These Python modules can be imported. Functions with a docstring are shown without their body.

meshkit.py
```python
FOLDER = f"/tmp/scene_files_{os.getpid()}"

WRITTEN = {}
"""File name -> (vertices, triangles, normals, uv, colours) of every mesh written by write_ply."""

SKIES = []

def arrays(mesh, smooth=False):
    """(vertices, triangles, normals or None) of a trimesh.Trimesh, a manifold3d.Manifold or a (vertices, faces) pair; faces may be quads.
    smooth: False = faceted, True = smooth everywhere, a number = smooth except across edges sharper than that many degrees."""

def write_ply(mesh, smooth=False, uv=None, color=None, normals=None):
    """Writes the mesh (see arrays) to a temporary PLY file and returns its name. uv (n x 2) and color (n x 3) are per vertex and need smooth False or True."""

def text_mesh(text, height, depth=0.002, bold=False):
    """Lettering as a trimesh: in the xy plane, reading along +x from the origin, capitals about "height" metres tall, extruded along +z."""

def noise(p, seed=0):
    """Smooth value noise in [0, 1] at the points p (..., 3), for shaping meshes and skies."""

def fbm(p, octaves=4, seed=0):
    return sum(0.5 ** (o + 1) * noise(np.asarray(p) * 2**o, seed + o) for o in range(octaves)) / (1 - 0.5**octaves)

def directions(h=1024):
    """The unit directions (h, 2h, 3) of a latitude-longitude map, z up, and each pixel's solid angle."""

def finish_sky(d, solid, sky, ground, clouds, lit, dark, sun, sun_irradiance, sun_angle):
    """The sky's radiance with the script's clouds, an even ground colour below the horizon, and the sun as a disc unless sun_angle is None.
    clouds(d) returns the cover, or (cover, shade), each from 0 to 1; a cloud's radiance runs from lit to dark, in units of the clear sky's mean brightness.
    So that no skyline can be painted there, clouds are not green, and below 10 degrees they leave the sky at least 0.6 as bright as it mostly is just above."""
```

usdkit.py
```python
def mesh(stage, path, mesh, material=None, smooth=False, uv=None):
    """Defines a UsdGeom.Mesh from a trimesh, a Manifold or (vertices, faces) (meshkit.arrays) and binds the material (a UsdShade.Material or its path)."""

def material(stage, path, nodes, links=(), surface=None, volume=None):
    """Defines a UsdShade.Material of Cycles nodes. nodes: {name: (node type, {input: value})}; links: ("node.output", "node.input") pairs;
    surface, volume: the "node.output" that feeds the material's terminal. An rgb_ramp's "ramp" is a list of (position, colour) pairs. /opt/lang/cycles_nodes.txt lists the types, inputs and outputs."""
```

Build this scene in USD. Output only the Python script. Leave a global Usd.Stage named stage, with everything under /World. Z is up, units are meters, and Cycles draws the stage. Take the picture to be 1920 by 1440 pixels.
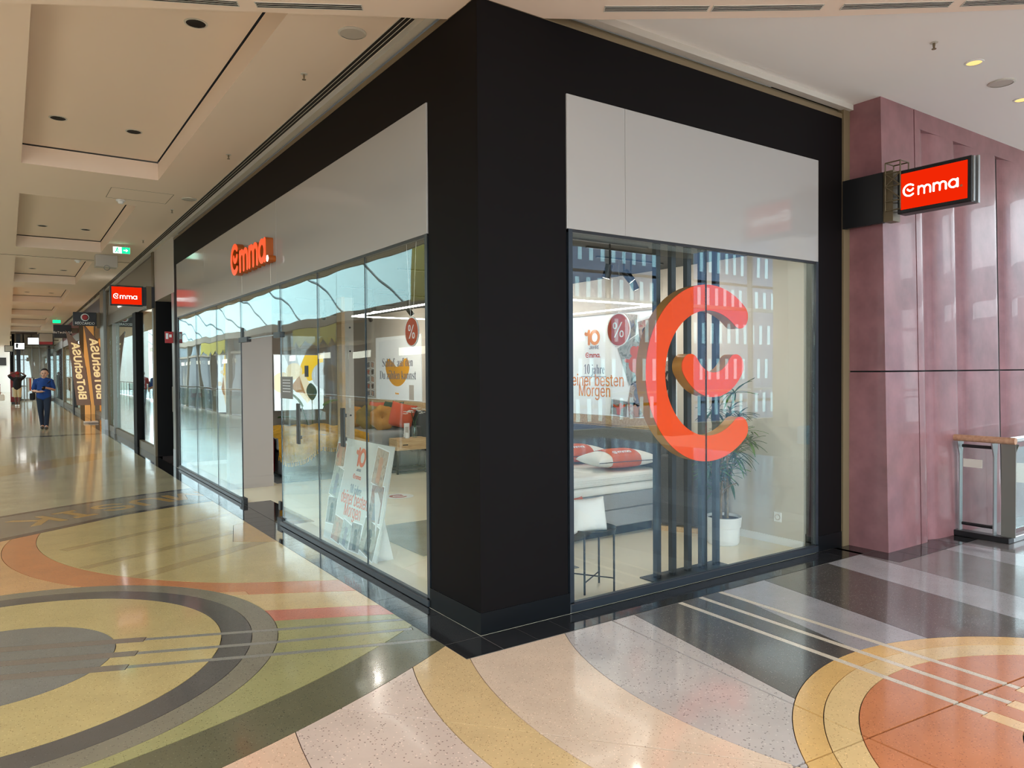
import math, random, glob, numpy as np, trimesh, manifold3d as mf, usdkit, meshkit
from pxr import Usd, UsdGeom, UsdLux, UsdShade, Gf, Sdf
from shapely.geometry import Polygon, Point, LineString, box as sbox, MultiPolygon
from shapely import affinity
from shapely.ops import unary_union

stage = Usd.Stage.CreateInMemory()
UsdGeom.SetStageUpAxis(stage, 'Z'); UsdGeom.SetStageMetersPerUnit(stage, 1.0)
UsdGeom.Xform.Define(stage, '/World'); UsdGeom.Scope.Define(stage, '/World/Looks')
rng = random.Random(7)

# ------------------------------------------------------------------ camera, sky, exposure
CAM = (-2.39996, -3.84985, 1.65); YAW, PITCH, ROLL, FPX = 55.4898, -1.06037, -0.378346, 1374.37
cam = UsdGeom.Camera.Define(stage, '/World/camera')
y_, p_, r_ = map(math.radians, (YAW, PITCH, ROLL))
fw = np.array([math.cos(y_)*math.cos(p_), math.sin(y_)*math.cos(p_), math.sin(p_)])
rt = np.cross(fw, [0, 0, 1]); rt /= np.linalg.norm(rt); up = np.cross(rt, fw)
rt, up = math.cos(r_)*rt + math.sin(r_)*up, math.cos(r_)*up - math.sin(r_)*rt
M4 = Gf.Matrix4d(*rt, 0, *up, 0, *(-fw), 0, *CAM, 1)
cam.AddTransformOp().Set(M4)
cam.CreateHorizontalApertureAttr(36.0); cam.CreateVerticalApertureAttr(27.0)
cam.CreateFocalLengthAttr(36.0*FPX/1920); cam.CreateClippingRangeAttr((0.05, 500))
cam.CreateExposureAttr(0.78)
sky = UsdLux.DomeLight.Define(stage, '/World/sky'); sky.CreateColorAttr((0.84, 0.94, 1.0)); sky.CreateIntensityAttr(1.0)
sun = UsdLux.DistantLight.Define(stage, '/World/sun'); sun.CreateIntensityAttr(26.0); sun.CreateAngleAttr(0.53); sun.CreateColorAttr((1, .95, .86)); sun.AddRotateXYZOp().Set(Gf.Vec3f(-50, 0, 0))     # from over the mall onto the street front opposite
SPOT, LED, WARM = 5.5, 3.5, 1.0     # shop spots, shop light lines, warm shop fronts

# ------------------------------------------------------------------ helpers
def lin(*c): return tuple((x/255/12.92 if x/255 <= .04045 else ((x/255+.055)/1.055)**2.4) for x in c)
def bx(x0, x1, y0, y1, z0, z1):
    m = trimesh.creation.box((abs(x1-x0), abs(y1-y0), abs(z1-z0))); m.apply_translation(((x0+x1)/2, (y0+y1)/2, (z0+z1)/2)); return m
def cbx(x0, x1, y0, y1, z0, z1, c=.006):
    P = []
    for X, sx in ((x0, 1), (x1, -1)):
        for Y, sy in ((y0, 1), (y1, -1)):
            for Z, sz in ((z0, 1), (z1, -1)):
                P += [(X+sx*c, Y+sy*c, Z), (X+sx*c, Y, Z+sz*c), (X, Y+sy*c, Z+sz*c)]
    return trimesh.convex.convex_hull(np.array(P))
def cat(*ms):
    L = []
    for m in ms: L += list(m) if isinstance(m, (list, tuple)) else [m]
    return trimesh.util.concatenate(L) if len(L) > 1 else L[0]
def cyl(p, q, r, n=14, r2=None):
    p, q = np.array(p, float), np.array(q, float); d = q-p; L = np.linalg.norm(d); r2 = r if r2 is None else r2
    a = np.arange(n)*2*np.pi/n; c = np.c_[np.cos(a), np.sin(a)]
    v = np.vstack([np.c_[c*r, np.zeros(n)], np.c_[c*r2, np.full(n, L)], [[0, 0, 0], [0, 0, L]]])
    i = np.arange(n); j = (i+1) % n
    f = np.vstack([np.c_[i, j, n+j], np.c_[i, n+j, n+i], np.c_[j, i, np.full(n, 2*n)], np.c_[n+i, n+j, np.full(n, 2*n+1)]])
    m = trimesh.Trimesh(v, f, process=False); m.apply_transform(trimesh.geometry.align_vectors([0, 0, 1], d/L)); m.apply_translation(p); return m
def lathe(prof, c=(0, 0, 0), n=24):
    m = trimesh.creation.revolve(np.array(prof, float), sections=n); m.apply_translation(c); return m
def tube(pts, r, n=7):
    pts = np.array(pts, float); rr = np.broadcast_to(r, (len(pts),)); t = np.gradient(pts, axis=0); t /= np.linalg.norm(t, axis=1, keepdims=True)+1e-12
    a = np.cross(t, [0, 0, 1.0]); bad = np.linalg.norm(a, axis=1) < 1e-3; a[bad] = [1, 0, 0]; a /= np.linalg.norm(a, axis=1, keepdims=True); b = np.cross(t, a)
    ang = np.arange(n)*2*np.pi/n
    v = (pts[:, None]+rr[:, None, None]*(np.cos(ang)[None, :, None]*a[:, None]+np.sin(ang)[None, :, None]*b[:, None])).reshape(-1, 3)
    f = []
    for i in range(len(pts)-1):
        for k in range(n):
            k2 = (k+1) % n; f += [(i*n+k, i*n+k2, (i+1)*n+k2), (i*n+k, (i+1)*n+k2, (i+1)*n+k)]
    e = len(v); v = np.vstack([v, pts[0], pts[-1]])
    for k in range(n):
        k2 = (k+1) % n; f += [(e, k2, k), (e+1, (len(pts)-1)*n+k, (len(pts)-1)*n+k2)]
    m = trimesh.Trimesh(v, f, process=False); m.fix_normals(); return m
def ext(g, z0, z1):
    gs = [x for x in getattr(g, 'geoms', [g]) if x.geom_type == 'Polygon' and x.area > 1e-7]
    ms = []
    for x in gs:
        m = trimesh.creation.extrude_polygon(x, z1-z0, engine='earcut'); m.apply_translation((0, 0, z0)); ms.append(m)
    return cat(ms)
def on(m, o, ux, uy):
    """Moves a mesh from its own xy plane onto the plane at o spanned by ux, uy."""
    T = np.eye(4); T[:3, 0], T[:3, 1], T[:3, 2], T[:3, 3] = ux, uy, np.cross(ux, uy), o
    m = m.copy(); m.apply_transform(T); return m
FX, FY = ((0, -1, 0), (0, 0, 1)), ((1, 0, 0), (0, 0, 1))     # a face that looks to -x, to -y
def hull(*balls):
    """The manifold of bones: each a hull of spheres (centre, radius)."""
    out = mf.Manifold()
    for bone in balls:
        out = out + mf.Manifold.batch_hull([mf.Manifold.sphere(r, 14).translate(tuple(map(float, c))) for c, r in bone])
    return out
def soft(man, step=.03, it=6):
    m = man.refine_to_length(step).to_mesh(); t = trimesh.Trimesh(m.vert_properties[:, :3], m.tri_verts)
    trimesh.smoothing.filter_taubin(t, iterations=it); return t
FONTS = glob.glob('/opt/blender-*/*/datafiles/fonts/')
def tmesh(text, h, depth=.003, bold=0, sx=1.0, serif=False, centre=False, thin=0.0):
    from PIL import Image, ImageDraw, ImageFont
    if serif:
        up_ = {}
        for i, c in enumerate('ABCDEFGHIJKLMNOPQRSTUVWXYZ'): up_[c] = chr(0x1D400+i); up_[c.lower()] = chr(0x1D41A+i)
        for i in range(10): up_[str(i)] = chr(0x1D7CE+i)
        text = ''.join(up_.get(c, c) for c in text)
    f = ImageFont.truetype(FONTS[0]+('NotoSansMath-Regular.woff2' if serif else 'Inter.woff2'), 96)
    x0, y0, x1, y1 = f.getbbox(text, anchor='ls', stroke_width=2*bold)
    im = Image.new('L', (x1-x0+8, y1-y0+8)); ImageDraw.Draw(im).text((4-x0, 4-y0), text, 255, f, anchor='ls', stroke_width=2*bold)
    on_ = np.pad(np.asarray(im) > 127, ((0, 0), (1, 1))).astype(np.int8)
    rows, st = np.nonzero(np.diff(on_, axis=1) == 1); en = np.nonzero(np.diff(on_, axis=1) == -1)[1]
    g = unary_union([sbox(a, -r-1, b, -r) for a, b, r in zip(st, en, rows)]).buffer(.6).buffer(-.6-thin).simplify(.6)
    s = h/70.0; g = affinity.affine_transform(g, [s*sx, 0, 0, s, -4*s*sx, (4-y0)*s])
    m = ext(g, 0, depth)
    if centre: b = m.bounds; m.apply_translation((-(b[0, 0]+b[1, 0])/2, 0, 0))
    return m
def fitw(m, w):
    b = m.bounds; m.vertices[:, 0] *= w/(b[1, 0]-b[0, 0]); return m
def arc(cx, cy, r, a0, a1, n=40):
    a = np.radians(np.linspace(a0, a1, n)); return [(cx+r*math.cos(t), cy+r*math.sin(t)) for t in a]
def logo_word(w=.24):
    """The lower-case word with a smiling first letter; lines with round ends, x-height 1. Returns (letters, dot)."""
    L = lambda p: LineString(p).buffer(w/2, 8)
    G = [unary_union([L(arc(.7, .7, .58, 48, 312)), L(arc(.8, .92, .30, 205, 335))])]
    x = 1.62
    for _ in range(2):
        G.append(unary_union([L([(x, .12), (x, .88)]), L([(x, .12), (x, .58)]+arc(x+.29, .59, .29, 180, 0, 16)+[(x+.58, .12)]), L([(x+.58, .58)]+arc(x+.87, .59, .29, 180, 0, 16)+[(x+1.16, .12)])])); x += 1.5
    G.append(unary_union([L(arc(x+.34, .5, .38, 0, 360)), L([(x+.74, .12), (x+.74, .88)])]))
    return G, Point(x+1.08, .12).buffer(.13, 8)
def word_mesh(width, depth, w=.24):
    G, d = logo_word(w); s = width/6.6
    return [ext(affinity.scale(g, s, s, origin=(0, 0)), 0, depth) for g in G], ext(affinity.scale(d, s, s, origin=(0, 0)), 0, depth)

ORG, USED = {}, set()
def fresh(base):
    if base not in USED: USED.add(base); return base
    k = 1
    while f'{base}_{k:03d}' in USED: k += 1
    USED.add(f'{base}_{k:03d}'); return f'{base}_{k:03d}'
def tag(p, label=None, cat_=None, group=None, kind=None):
    for k, v in (('label', label), ('category', cat_), ('group', group), ('kind', kind)):
        if v: p.SetCustomDataByKey(k, v)
    return p
def thing(name, label, cat_, loc=(0, 0, 0), group=None, kind=None):
    path = fresh('/World/'+name); x = UsdGeom.Xform.Define(stage, path)
    x.AddTranslateOp().Set(Gf.Vec3d(*map(float, loc))); ORG[path] = np.array(loc, float)
    tag(x.GetPrim(), label, cat_, group, kind); return path
def add(name, mesh, mat, parent, smooth=False, label=None, kind=None):
    path = fresh(parent+'/'+name); top = '/'.join(parent.split('/')[:3])
    if not isinstance(mesh, trimesh.Trimesh):
        v, f, _ = meshkit.arrays(mesh); mesh = trimesh.Trimesh(v, f, process=False)
    mesh = mesh.copy(); mesh.apply_translation(-ORG[top])
    usdkit.mesh(stage, path, mesh, MAT[mat] if isinstance(mat, str) else mat, smooth=smooth)
    if label or kind: tag(stage.GetPrimAtPath(path), label, None, None, kind)
    return path
def single(name, mesh, mat, label, cat_, group=None, kind=None, smooth=False, loc=None):
    path = fresh('/World/'+name)
    c = np.array(loc if loc is not None else [*mesh.bounds.mean(0)[:2], mesh.bounds[0, 2]], float); m = mesh.copy(); m.apply_translation(-c)
    usdkit.mesh(stage, path, m, MAT[mat], smooth=smooth); UsdGeom.Xformable(stage.GetPrimAtPath(path)).AddTranslateOp().Set(Gf.Vec3d(*c)); ORG[path] = c
    tag(stage.GetPrimAtPath(path), label, cat_, group, kind); return path
def dup(src, loc, label, rz=0, group=None):
    path = fresh('/World/'+src.split('/')[-1].rstrip('0123456789').rstrip('_')); x = UsdGeom.Xform.Define(stage, path)
    p = x.GetPrim(); p.GetReferences().AddInternalReference(src)
    x.ClearXformOpOrder(); x.AddTranslateOp().Set(Gf.Vec3d(*map(float, loc)))
    if rz: x.AddRotateZOp().Set(rz)
    ORG[path] = np.array(loc, float); s = stage.GetPrimAtPath(src).GetCustomData()
    tag(p, label, s['category'], group or s.get('group')); p.SetInstanceable(True); return path

# ------------------------------------------------------------------ materials
MAT = {}
def mat(name, col, rough=.5, metal=0, spec=.5, bump=None, var=None, emit=0, coat=0, ecol=None):
    """bump: (scale, strength, stretch z); var: (scale, amount) mottling of the colour."""
    N = {'p': ('principled_bsdf', {'base_color': col, 'roughness': rough, 'metallic': metal, 'specular_ior_level': spec, 'coat_weight': coat})}; L = []
    if emit: N['p'][1].update(emission_color=ecol or col, emission_strength=emit)
    if bump or var: N['g'] = ('texture_coordinate', {})
    if var:
        N['vn'] = ('noise_texture', {'scale': var[0], 'detail': 5.0, 'roughness': .6}); N['vr'] = ('rgb_ramp', {'ramp': [(.3, tuple(c*(1-var[1]) for c in col)), (.7, tuple(min(1, c*(1+var[1])) for c in col))]})
        L += [('g.object', 'vn.vector'), ('vn.fac', 'vr.fac'), ('vr.color', 'p.base_color')]
    if bump:
        N['mp'] = ('mapping', {'scale': (1, 1, bump[2] if len(bump) > 2 else 1)}); N['bn'] = ('noise_texture', {'scale': bump[0], 'detail': 3.0}); N['b'] = ('bump', {'strength': bump[1], 'distance': .02})
        L += [('g.object', 'mp.vector'), ('mp.vector', 'bn.vector'), ('bn.fac', 'b.height'), ('b.normal', 'p.normal')]
    MAT[name] = usdkit.material(stage, '/World/Looks/'+name, N, L, 'p.BSDF')
def terrazzo(name, col, speck, amount=.12, scale=95, rough=.17, light=None, mottle=.10):
    N = {'g': ('geometry', {}), 'v': ('voronoi_texture', {'scale': scale}), 's': ('separate_color', {}), 'gt': ('math', {'math_type': 'greater_than', 'value2': 1-amount}),
         'lt': ('math', {'math_type': 'less_than', 'value2': .40}), 'mu': ('math', {'math_type': 'multiply'}), 'n': ('noise_texture', {'scale': 2.2, 'detail': 6.0, 'roughness': .65}),
         'r': ('rgb_ramp', {'ramp': [(.3, tuple(c*(1-mottle) for c in col)), (.7, tuple(min(1, c*(1+mottle)) for c in col))]}), 'x': ('mix', {'color2': tuple(.8*a+.2*b for a, b in zip(speck, col))}),
         'gt2': ('math', {'math_type': 'greater_than', 'value2': .93}), 'mu2': ('math', {'math_type': 'multiply'}), 'x2': ('mix', {'color2': light or tuple(min(1, c*1.28+.01) for c in col)}),
         'bn': ('noise_texture', {'scale': 2.6, 'detail': 2.0}), 'b': ('bump', {'strength': .05, 'distance': .02}), 'p': ('principled_bsdf', {'roughness': rough, 'specular_ior_level': .55, 'coat_weight': .5, 'coat_roughness': .07})}
    L = [('g.position', 'v.vector'), ('v.color', 's.color'), ('s.r', 'gt.value1'), ('v.distance', 'lt.value1'), ('gt.value', 'mu.value1'), ('lt.value', 'mu.value2'), ('g.position', 'n.vector'), ('n.fac', 'r.fac'),
         ('r.color', 'x.color1'), ('mu.value', 'x.fac'), ('s.g', 'gt2.value1'), ('gt2.value', 'mu2.value1'), ('lt.value', 'mu2.value2'), ('x.color', 'x2.color1'), ('mu2.value', 'x2.fac'), ('x2.color', 'p.base_color'),
         ('g.position', 'bn.vector'), ('bn.fac', 'b.height'), ('b.normal', 'p.normal'), ('b.normal', 'p.coat_normal')]
    MAT[name] = usdkit.material(stage, '/World/Looks/'+name, N, L, 'p.BSDF')
def glass(name, tint=(.97, .985, .98), wave=0.0, ior=1.85):
    N = {'t': ('transparent_bsdf', {'color': tint}), 'g': ('glossy_bsdf', {'color': (.86, 1, 1), 'roughness': 0.0}), 'f': ('fresnel', {}), 'm': ('mix_closure', {}), 'q': ('geometry', {}), 'i': ('math', {'math_type': 'multiply_add', 'value2': 1/ior-ior, 'value3': ior})}
    L = [('q.backfacing', 'i.value1'), ('i.value', 'f.IOR'), ('f.fac', 'm.fac'), ('t.BSDF', 'm.closure1'), ('g.BSDF', 'm.closure2')]
    if wave:
        N['n'] = ('noise_texture', {'scale': .9, 'detail': 1.0}); N['b'] = ('bump', {'strength': wave, 'distance': .02}); L += [('q.position', 'n.vector'), ('n.fac', 'b.height'), ('b.normal', 'g.normal')]
    MAT[name] = usdkit.material(stage, '/World/Looks/'+name, N, L, 'm.closure')
def glow(name, col, s): MAT[name] = usdkit.material(stage, '/World/Looks/'+name, {'e': ('emission', {'color': col, 'strength': s})}, [], 'e.emission')
def wood(name, c1, c2, scale=(1, 12, 12), rough=.5):
    MAT[name] = usdkit.material(stage, '/World/Looks/'+name, {'g': ('texture_coordinate', {}), 'mp': ('mapping', {'scale': scale}), 'n': ('noise_texture', {'scale': 3.0, 'detail': 6.0, 'distortion': .6}),
        'r': ('rgb_ramp', {'ramp': [(.3, c1), (.7, c2)]}), 'p': ('principled_bsdf', {'roughness': rough})}, [('g.object', 'mp.vector'), ('mp.vector', 'n.vector'), ('n.fac', 'r.fac'), ('r.color', 'p.base_color')], 'p.BSDF')
def leafmat(name, col, tr=.3):
    MAT[name] = usdkit.material(stage, '/World/Looks/'+name, {'p': ('principled_bsdf', {'base_color': col, 'roughness': .35}), 't': ('translucent_bsdf', {'color': tuple(min(1, c*1.4) for c in col)}), 'm': ('mix_closure', {'fac': tr})}, [('p.BSDF', 'm.closure1'), ('t.BSDF', 'm.closure2')], 'm.closure')
def picture(name, cols, scale):
    """A flat printed photograph: patches of its colours."""
    MAT[name] = usdkit.material(stage, '/World/Looks/'+name, {'g': ('texture_coordinate', {}), 'n': ('noise_texture', {'scale': scale, 'detail': 4.0, 'distortion': 1.2}), 'r': ('rgb_ramp', {'ramp': [(.25+.5*i/(len(cols)-1), c) for i, c in enumerate(cols)]}), 'p': ('principled_bsdf', {'roughness': .3})},
        [('g.object', 'n.vector'), ('n.fac', 'r.fac'), ('r.color', 'p.base_color')], 'p.BSDF')
TZ = dict(cream=((188, 164, 110), (150, 125, 80)), creamfar=((176, 164, 132), (140, 130, 105)), ochrestrip=((172, 146, 96), (135, 112, 72)), amber=((184, 142, 78), (150, 112, 60)), orange=((196, 124, 78), (150, 90, 55)), paleorange=((205, 155, 104), (165, 115, 75)),
          taupe=((128, 119, 101), (88, 80, 68)), ringdark=((88, 83, 79), (62, 58, 56)), innergrey=((120, 117, 110), (90, 87, 82)), green=((154, 146, 98), (112, 104, 66)), olive=((98, 93, 70), (64, 60, 46)), red=((196, 116, 92), (150, 85, 66)),
          creamband=((205, 172, 118), (160, 130, 85)), pink=((206, 180, 164), (132, 108, 98)), ochre=((206, 172, 124), (150, 120, 82)), pinkcream=((210, 182, 158), (170, 140, 118)), greypink=((178, 166, 160), (112, 102, 100)), salmon=((214, 176, 148), (172, 134, 108)),
          black=((80, 74, 70), (56, 51, 49)), palegrey=((150, 146, 148), (120, 116, 118)), midgrey=((110, 104, 102), (80, 76, 75)), ring1=((212, 168, 104), (170, 130, 78)), ring2=((214, 180, 126), (172, 140, 95)), terracotta=((192, 118, 74), (142, 84, 54)),
          greybeige=((178, 164, 142), (140, 128, 110)), whiteline=((205, 190, 170), (165, 150, 130)), greyline=((134, 128, 118), (104, 98, 90)), band=((118, 112, 100), (95, 90, 82)), bandedge=((70, 66, 68), (52, 50, 52)), taninlay=((222, 178, 124), (185, 140, 92)), greyinlay=((122, 110, 98), (95, 85, 75)))
for k, (a, b) in TZ.items():
    m_ = sum(a)/3; a = tuple(min(255, (v*.97+m_*.03)*1.05) for v in a); heavy = k in ('pink', 'greypink'); terrazzo('floor_'+k, lin(*a), lin(*b), amount=.13 if heavy else .12, scale=95 if heavy else 130, light=lin(128, 120, 112) if k == 'black' else None)
mat('granite', lin(34, 33, 34), .07, spec=.6, bump=(2.5, .03)); mat('screed', lin(60, 48, 44), .8)
mat('grout', lin(96, 92, 88), .8); mat('vinyl', lin(240, 228, 200), .3, bump=(1.5, .02)); mat('rug', lin(150, 145, 140), .95, var=(2.5, .18), bump=(60, .3)); mat('darkrug', lin(105, 104, 104), .95, var=(3, .2))
mat('cladding', lin(13, 9, 9), .6, spec=.12); mat('plinth', lin(8, 10, 12), .4, spec=.2); mat('frame', lin(34, 40, 46), .3, spec=.6); mat('blackmetal', lin(22, 22, 24), .4)
mat('fascia', lin(166, 163, 159), .10, spec=.5, bump=(.8, .012)); mat('cove', lin(205, 200, 190), .6); mat('tanmetal', lin(120, 104, 78), .45); mat('ceiling', lin(240, 220, 202), .75, bump=(2, .01)); mat('ceiling_cool', lin(244, 241, 236), .75, bump=(2, .01)); mat('gap', lin(28, 22, 20), .8)
mat('pinkwall', lin(140, 95, 97), .38, var=(3.5, .22), bump=(2.2, .05, .12), coat=.22); mat('steel', lin(190, 190, 188), .25, metal=1); mat('darksteel', lin(86, 84, 80), .35, metal=1)
mat('wallwarm', lin(208, 200, 188), .6); mat('wallgrey', lin(196, 188, 178), .6); mat('partition', lin(182, 172, 165), .35); mat('blackceil', lin(30, 29, 28), .7); mat('taupewall', lin(120, 110, 98), .6)
mat('white', lin(238, 238, 236), .4); mat('whitefab', lin(236, 233, 224), .9, bump=(30, .15)); mat('orangefab', lin(206, 92, 40), .85, bump=(25, .2)); mat('greyfab', lin(150, 150, 150), .95, bump=(90, .25)); mat('darkfab', lin(86, 86, 88), .95, bump=(90, .25))
mat('logo_face', lin(255, 78, 2), .6, spec=.2); mat('logo_side', lin(206, 140, 40), .4); mat('letter_face', lin(255, 92, 30), .3, emit=.35, ecol=lin(255, 70, 10)); mat('letter_side', lin(176, 86, 24), .4)
glow('redbox', lin(255, 42, 6), .52); glow('whiteglow', (1, 1, .98), 1.5); glow('ledglow', (1, .97, .9), LED); glow('spotglow', (1, .93, .8), 14); glow('warmglow', lin(255, 190, 90), 2.2); glow('exitgreen', lin(20, 205, 130), 1.2); glow('exitwhite', lin(225, 255, 240), 1.7); glow('dlglow', lin(255, 205, 130), .85)
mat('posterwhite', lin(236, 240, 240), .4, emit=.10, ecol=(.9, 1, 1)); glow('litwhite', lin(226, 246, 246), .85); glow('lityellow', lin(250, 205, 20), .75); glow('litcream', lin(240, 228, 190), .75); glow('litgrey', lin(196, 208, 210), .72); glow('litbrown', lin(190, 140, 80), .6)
mat('inkgrey', lin(124, 127, 138), .5); mat('inkorange', lin(240, 150, 60), .5); mat('inkred', lin(214, 96, 60), .5); mat('sunyellow', lin(246, 176, 40), .45); mat('placard', lin(214, 214, 206), .25)
wood('lightwood', lin(196, 158, 112), lin(222, 190, 146)); wood('postwood', lin(206, 168, 122), lin(226, 192, 150), (12, 12, 1)); wood('railwood', lin(170, 124, 96), lin(196, 152, 120))
mat('mustard', lin(206, 150, 24), .9, var=(9, .25), bump=(40, .4)); mat('mustardvelvet', lin(168, 112, 30), .8, bump=(30, .2)); mat('olivevelvet', lin(118, 98, 42), .8); mat('greenfab', lin(56, 74, 52), .9); mat('rust', lin(196, 84, 52), .9, bump=(25, .2)); mat('redmetal', lin(150, 24, 24), .35)
leafmat('leaf', lin(52, 84, 42)); leafmat('leafbright', lin(92, 132, 50)); mat('cane', lin(128, 104, 70), .7, var=(30, .3)); mat('soil', lin(60, 45, 35), .95); mat('potwhite', lin(228, 226, 220), .35); leafmat('petal', lin(246, 244, 240))
mat('redplate', lin(176, 30, 30), .4); mat('notice', lin(122, 118, 112), .5); mat('silver', lin(170, 172, 172), .35, metal=.8); mat('chair', lin(60, 60, 64), .5)
glass('glass_left', wave=.22, ior=1.45); glass('glass_right', wave=.05, ior=1.6); glass('glass_rail', (.94, .98, .97)); glass('glass_far'); MAT['roof_glass'] = usdkit.material(stage, '/World/Looks/roof_glass', {'t': ('transparent_bsdf', {'color': (.66, .74, .73)})}, [], 't.BSDF')
mat('skin', lin(196, 148, 122), .55); mat('skindark', lin(92, 62, 48), .55); mat('hair', lin(38, 30, 26), .8); mat('blueshirt', lin(24, 62, 124), .9); mat('jeans', lin(30, 40, 58), .9); mat('blackcloth', lin(24, 24, 26), .9); mat('beigecloth', lin(196, 178, 140), .9); mat('phone', lin(14, 14, 16), .2); mat('shoe', lin(70, 68, 66), .6); mat('redcap', lin(140, 34, 34), .8)
mat('officewall', lin(96, 112, 142), .8, var=(.3, .12)); mat('officeglass', lin(186, 222, 234), .3); mat('concrete', lin(150, 140, 126), .7); mat('darkshop', lin(44, 41, 40), .4); mat('sandfloor', lin(246, 222, 190), .5); mat('darkcolumn', lin(60, 54, 48), .7); mat('yellowbanner', lin(196, 180, 80), .8); mat('trusswhite', lin(150, 165, 172), .5); mat('slab', lin(150, 136, 118), .7)
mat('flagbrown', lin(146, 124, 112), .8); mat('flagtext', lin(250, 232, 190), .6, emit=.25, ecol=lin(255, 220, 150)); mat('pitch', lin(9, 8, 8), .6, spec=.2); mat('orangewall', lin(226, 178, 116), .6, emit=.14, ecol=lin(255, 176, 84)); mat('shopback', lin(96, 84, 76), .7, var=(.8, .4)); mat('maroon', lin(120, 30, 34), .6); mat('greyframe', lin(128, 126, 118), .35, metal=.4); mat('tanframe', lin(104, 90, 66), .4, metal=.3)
PIC = []
for i, c in enumerate([[(120, 130, 110), (190, 180, 160), (90, 60, 50)], [(200, 60, 50), (220, 190, 160), (60, 60, 70)], [(150, 170, 160), (210, 215, 210), (60, 90, 50)], [(60, 80, 110), (170, 160, 150), (30, 30, 34)], [(190, 150, 110), (230, 210, 190), (90, 70, 60)], [(170, 90, 80), (200, 180, 170), (80, 80, 90)]]):
    picture(f'photo_{i}', [tuple(.7*q for q in lin(*x)) for x in c], 9); PIC.append(f'photo_{i}')
ZC = 4.07
# ------------------------------------------------------------------ the mall floor: terrazzo fields inlaid between thin joints
FL = thing('floor', 'polished mall floor of coloured terrazzo circles, arcs and stripes', 'floor', kind='structure')
C = lambda x, y, r: Point(x, y).buffer(r, 96)
def above(a, b, far=60):
    """The half-plane on the left of the way from a to b."""
    a, b = np.array(a, float), np.array(b, float); d = (b-a)/np.linalg.norm(b-a); n = np.array([-d[1], d[0]])
    return Polygon([a-d*far, b+d*far, b+d*far+n*far, a-d*far+n*far])
def strip(a, b, w): return LineString([a, b]).buffer(w/2, cap_style='flat')
AREA = sbox(-4.65, -10.3, 0.0, 76).union(sbox(0, -10.3, 9.5, 0))
shop_zone = sbox(0, 0, 4.1, 76)
tilezone = unary_union([sbox(-.262, -.268, 0, 76), sbox(-.262, -.268, 3.80, 0), sbox(3.80, -.612, 5.31, 0)])
P = C(-3.814, 5.963, 6.955); G = C(-3.249, 4.688, 5.207); CO = C(.9, 4.575, 3.1); CO2 = C(.318, 4.307, 2.795)
LR = [C(-2.53, 1.215, r) for r in (1.57, 1.415, 1.236, .645)]; RR = [C(1.54, -3.08, r) for r in (1.6, 1.463, 1.31, .656)]
A, B, CC, D = C(2.30, -1.272, 3.065), C(2.58, -1.331, 3.015), C(2.526, -1.369, 2.348), C(2.819, -1.258, 4.221)
redb = above((-.273, .699), (-.935, 1.017)); redb = above((-.935, 1.017), (-.273, .699)); redt = above((-.95, 1.279), (-.262, .931)); orb = above((-.907, 1.697), (-.264, 1.346)); ort = above((-.821, 2.013), (-.256, 1.684))
def curve(pts, ext_=12):
    pts = [np.array(p, float) for p in pts]; a = pts[0]-(pts[1]-pts[0])/np.linalg.norm(pts[1]-pts[0])*ext_
    b = pts[-1]+(pts[-1]-pts[-2])/np.linalg.norm(pts[-1]-pts[-2])*ext_; return [tuple(a), *map(tuple, pts), tuple(b)]
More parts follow.
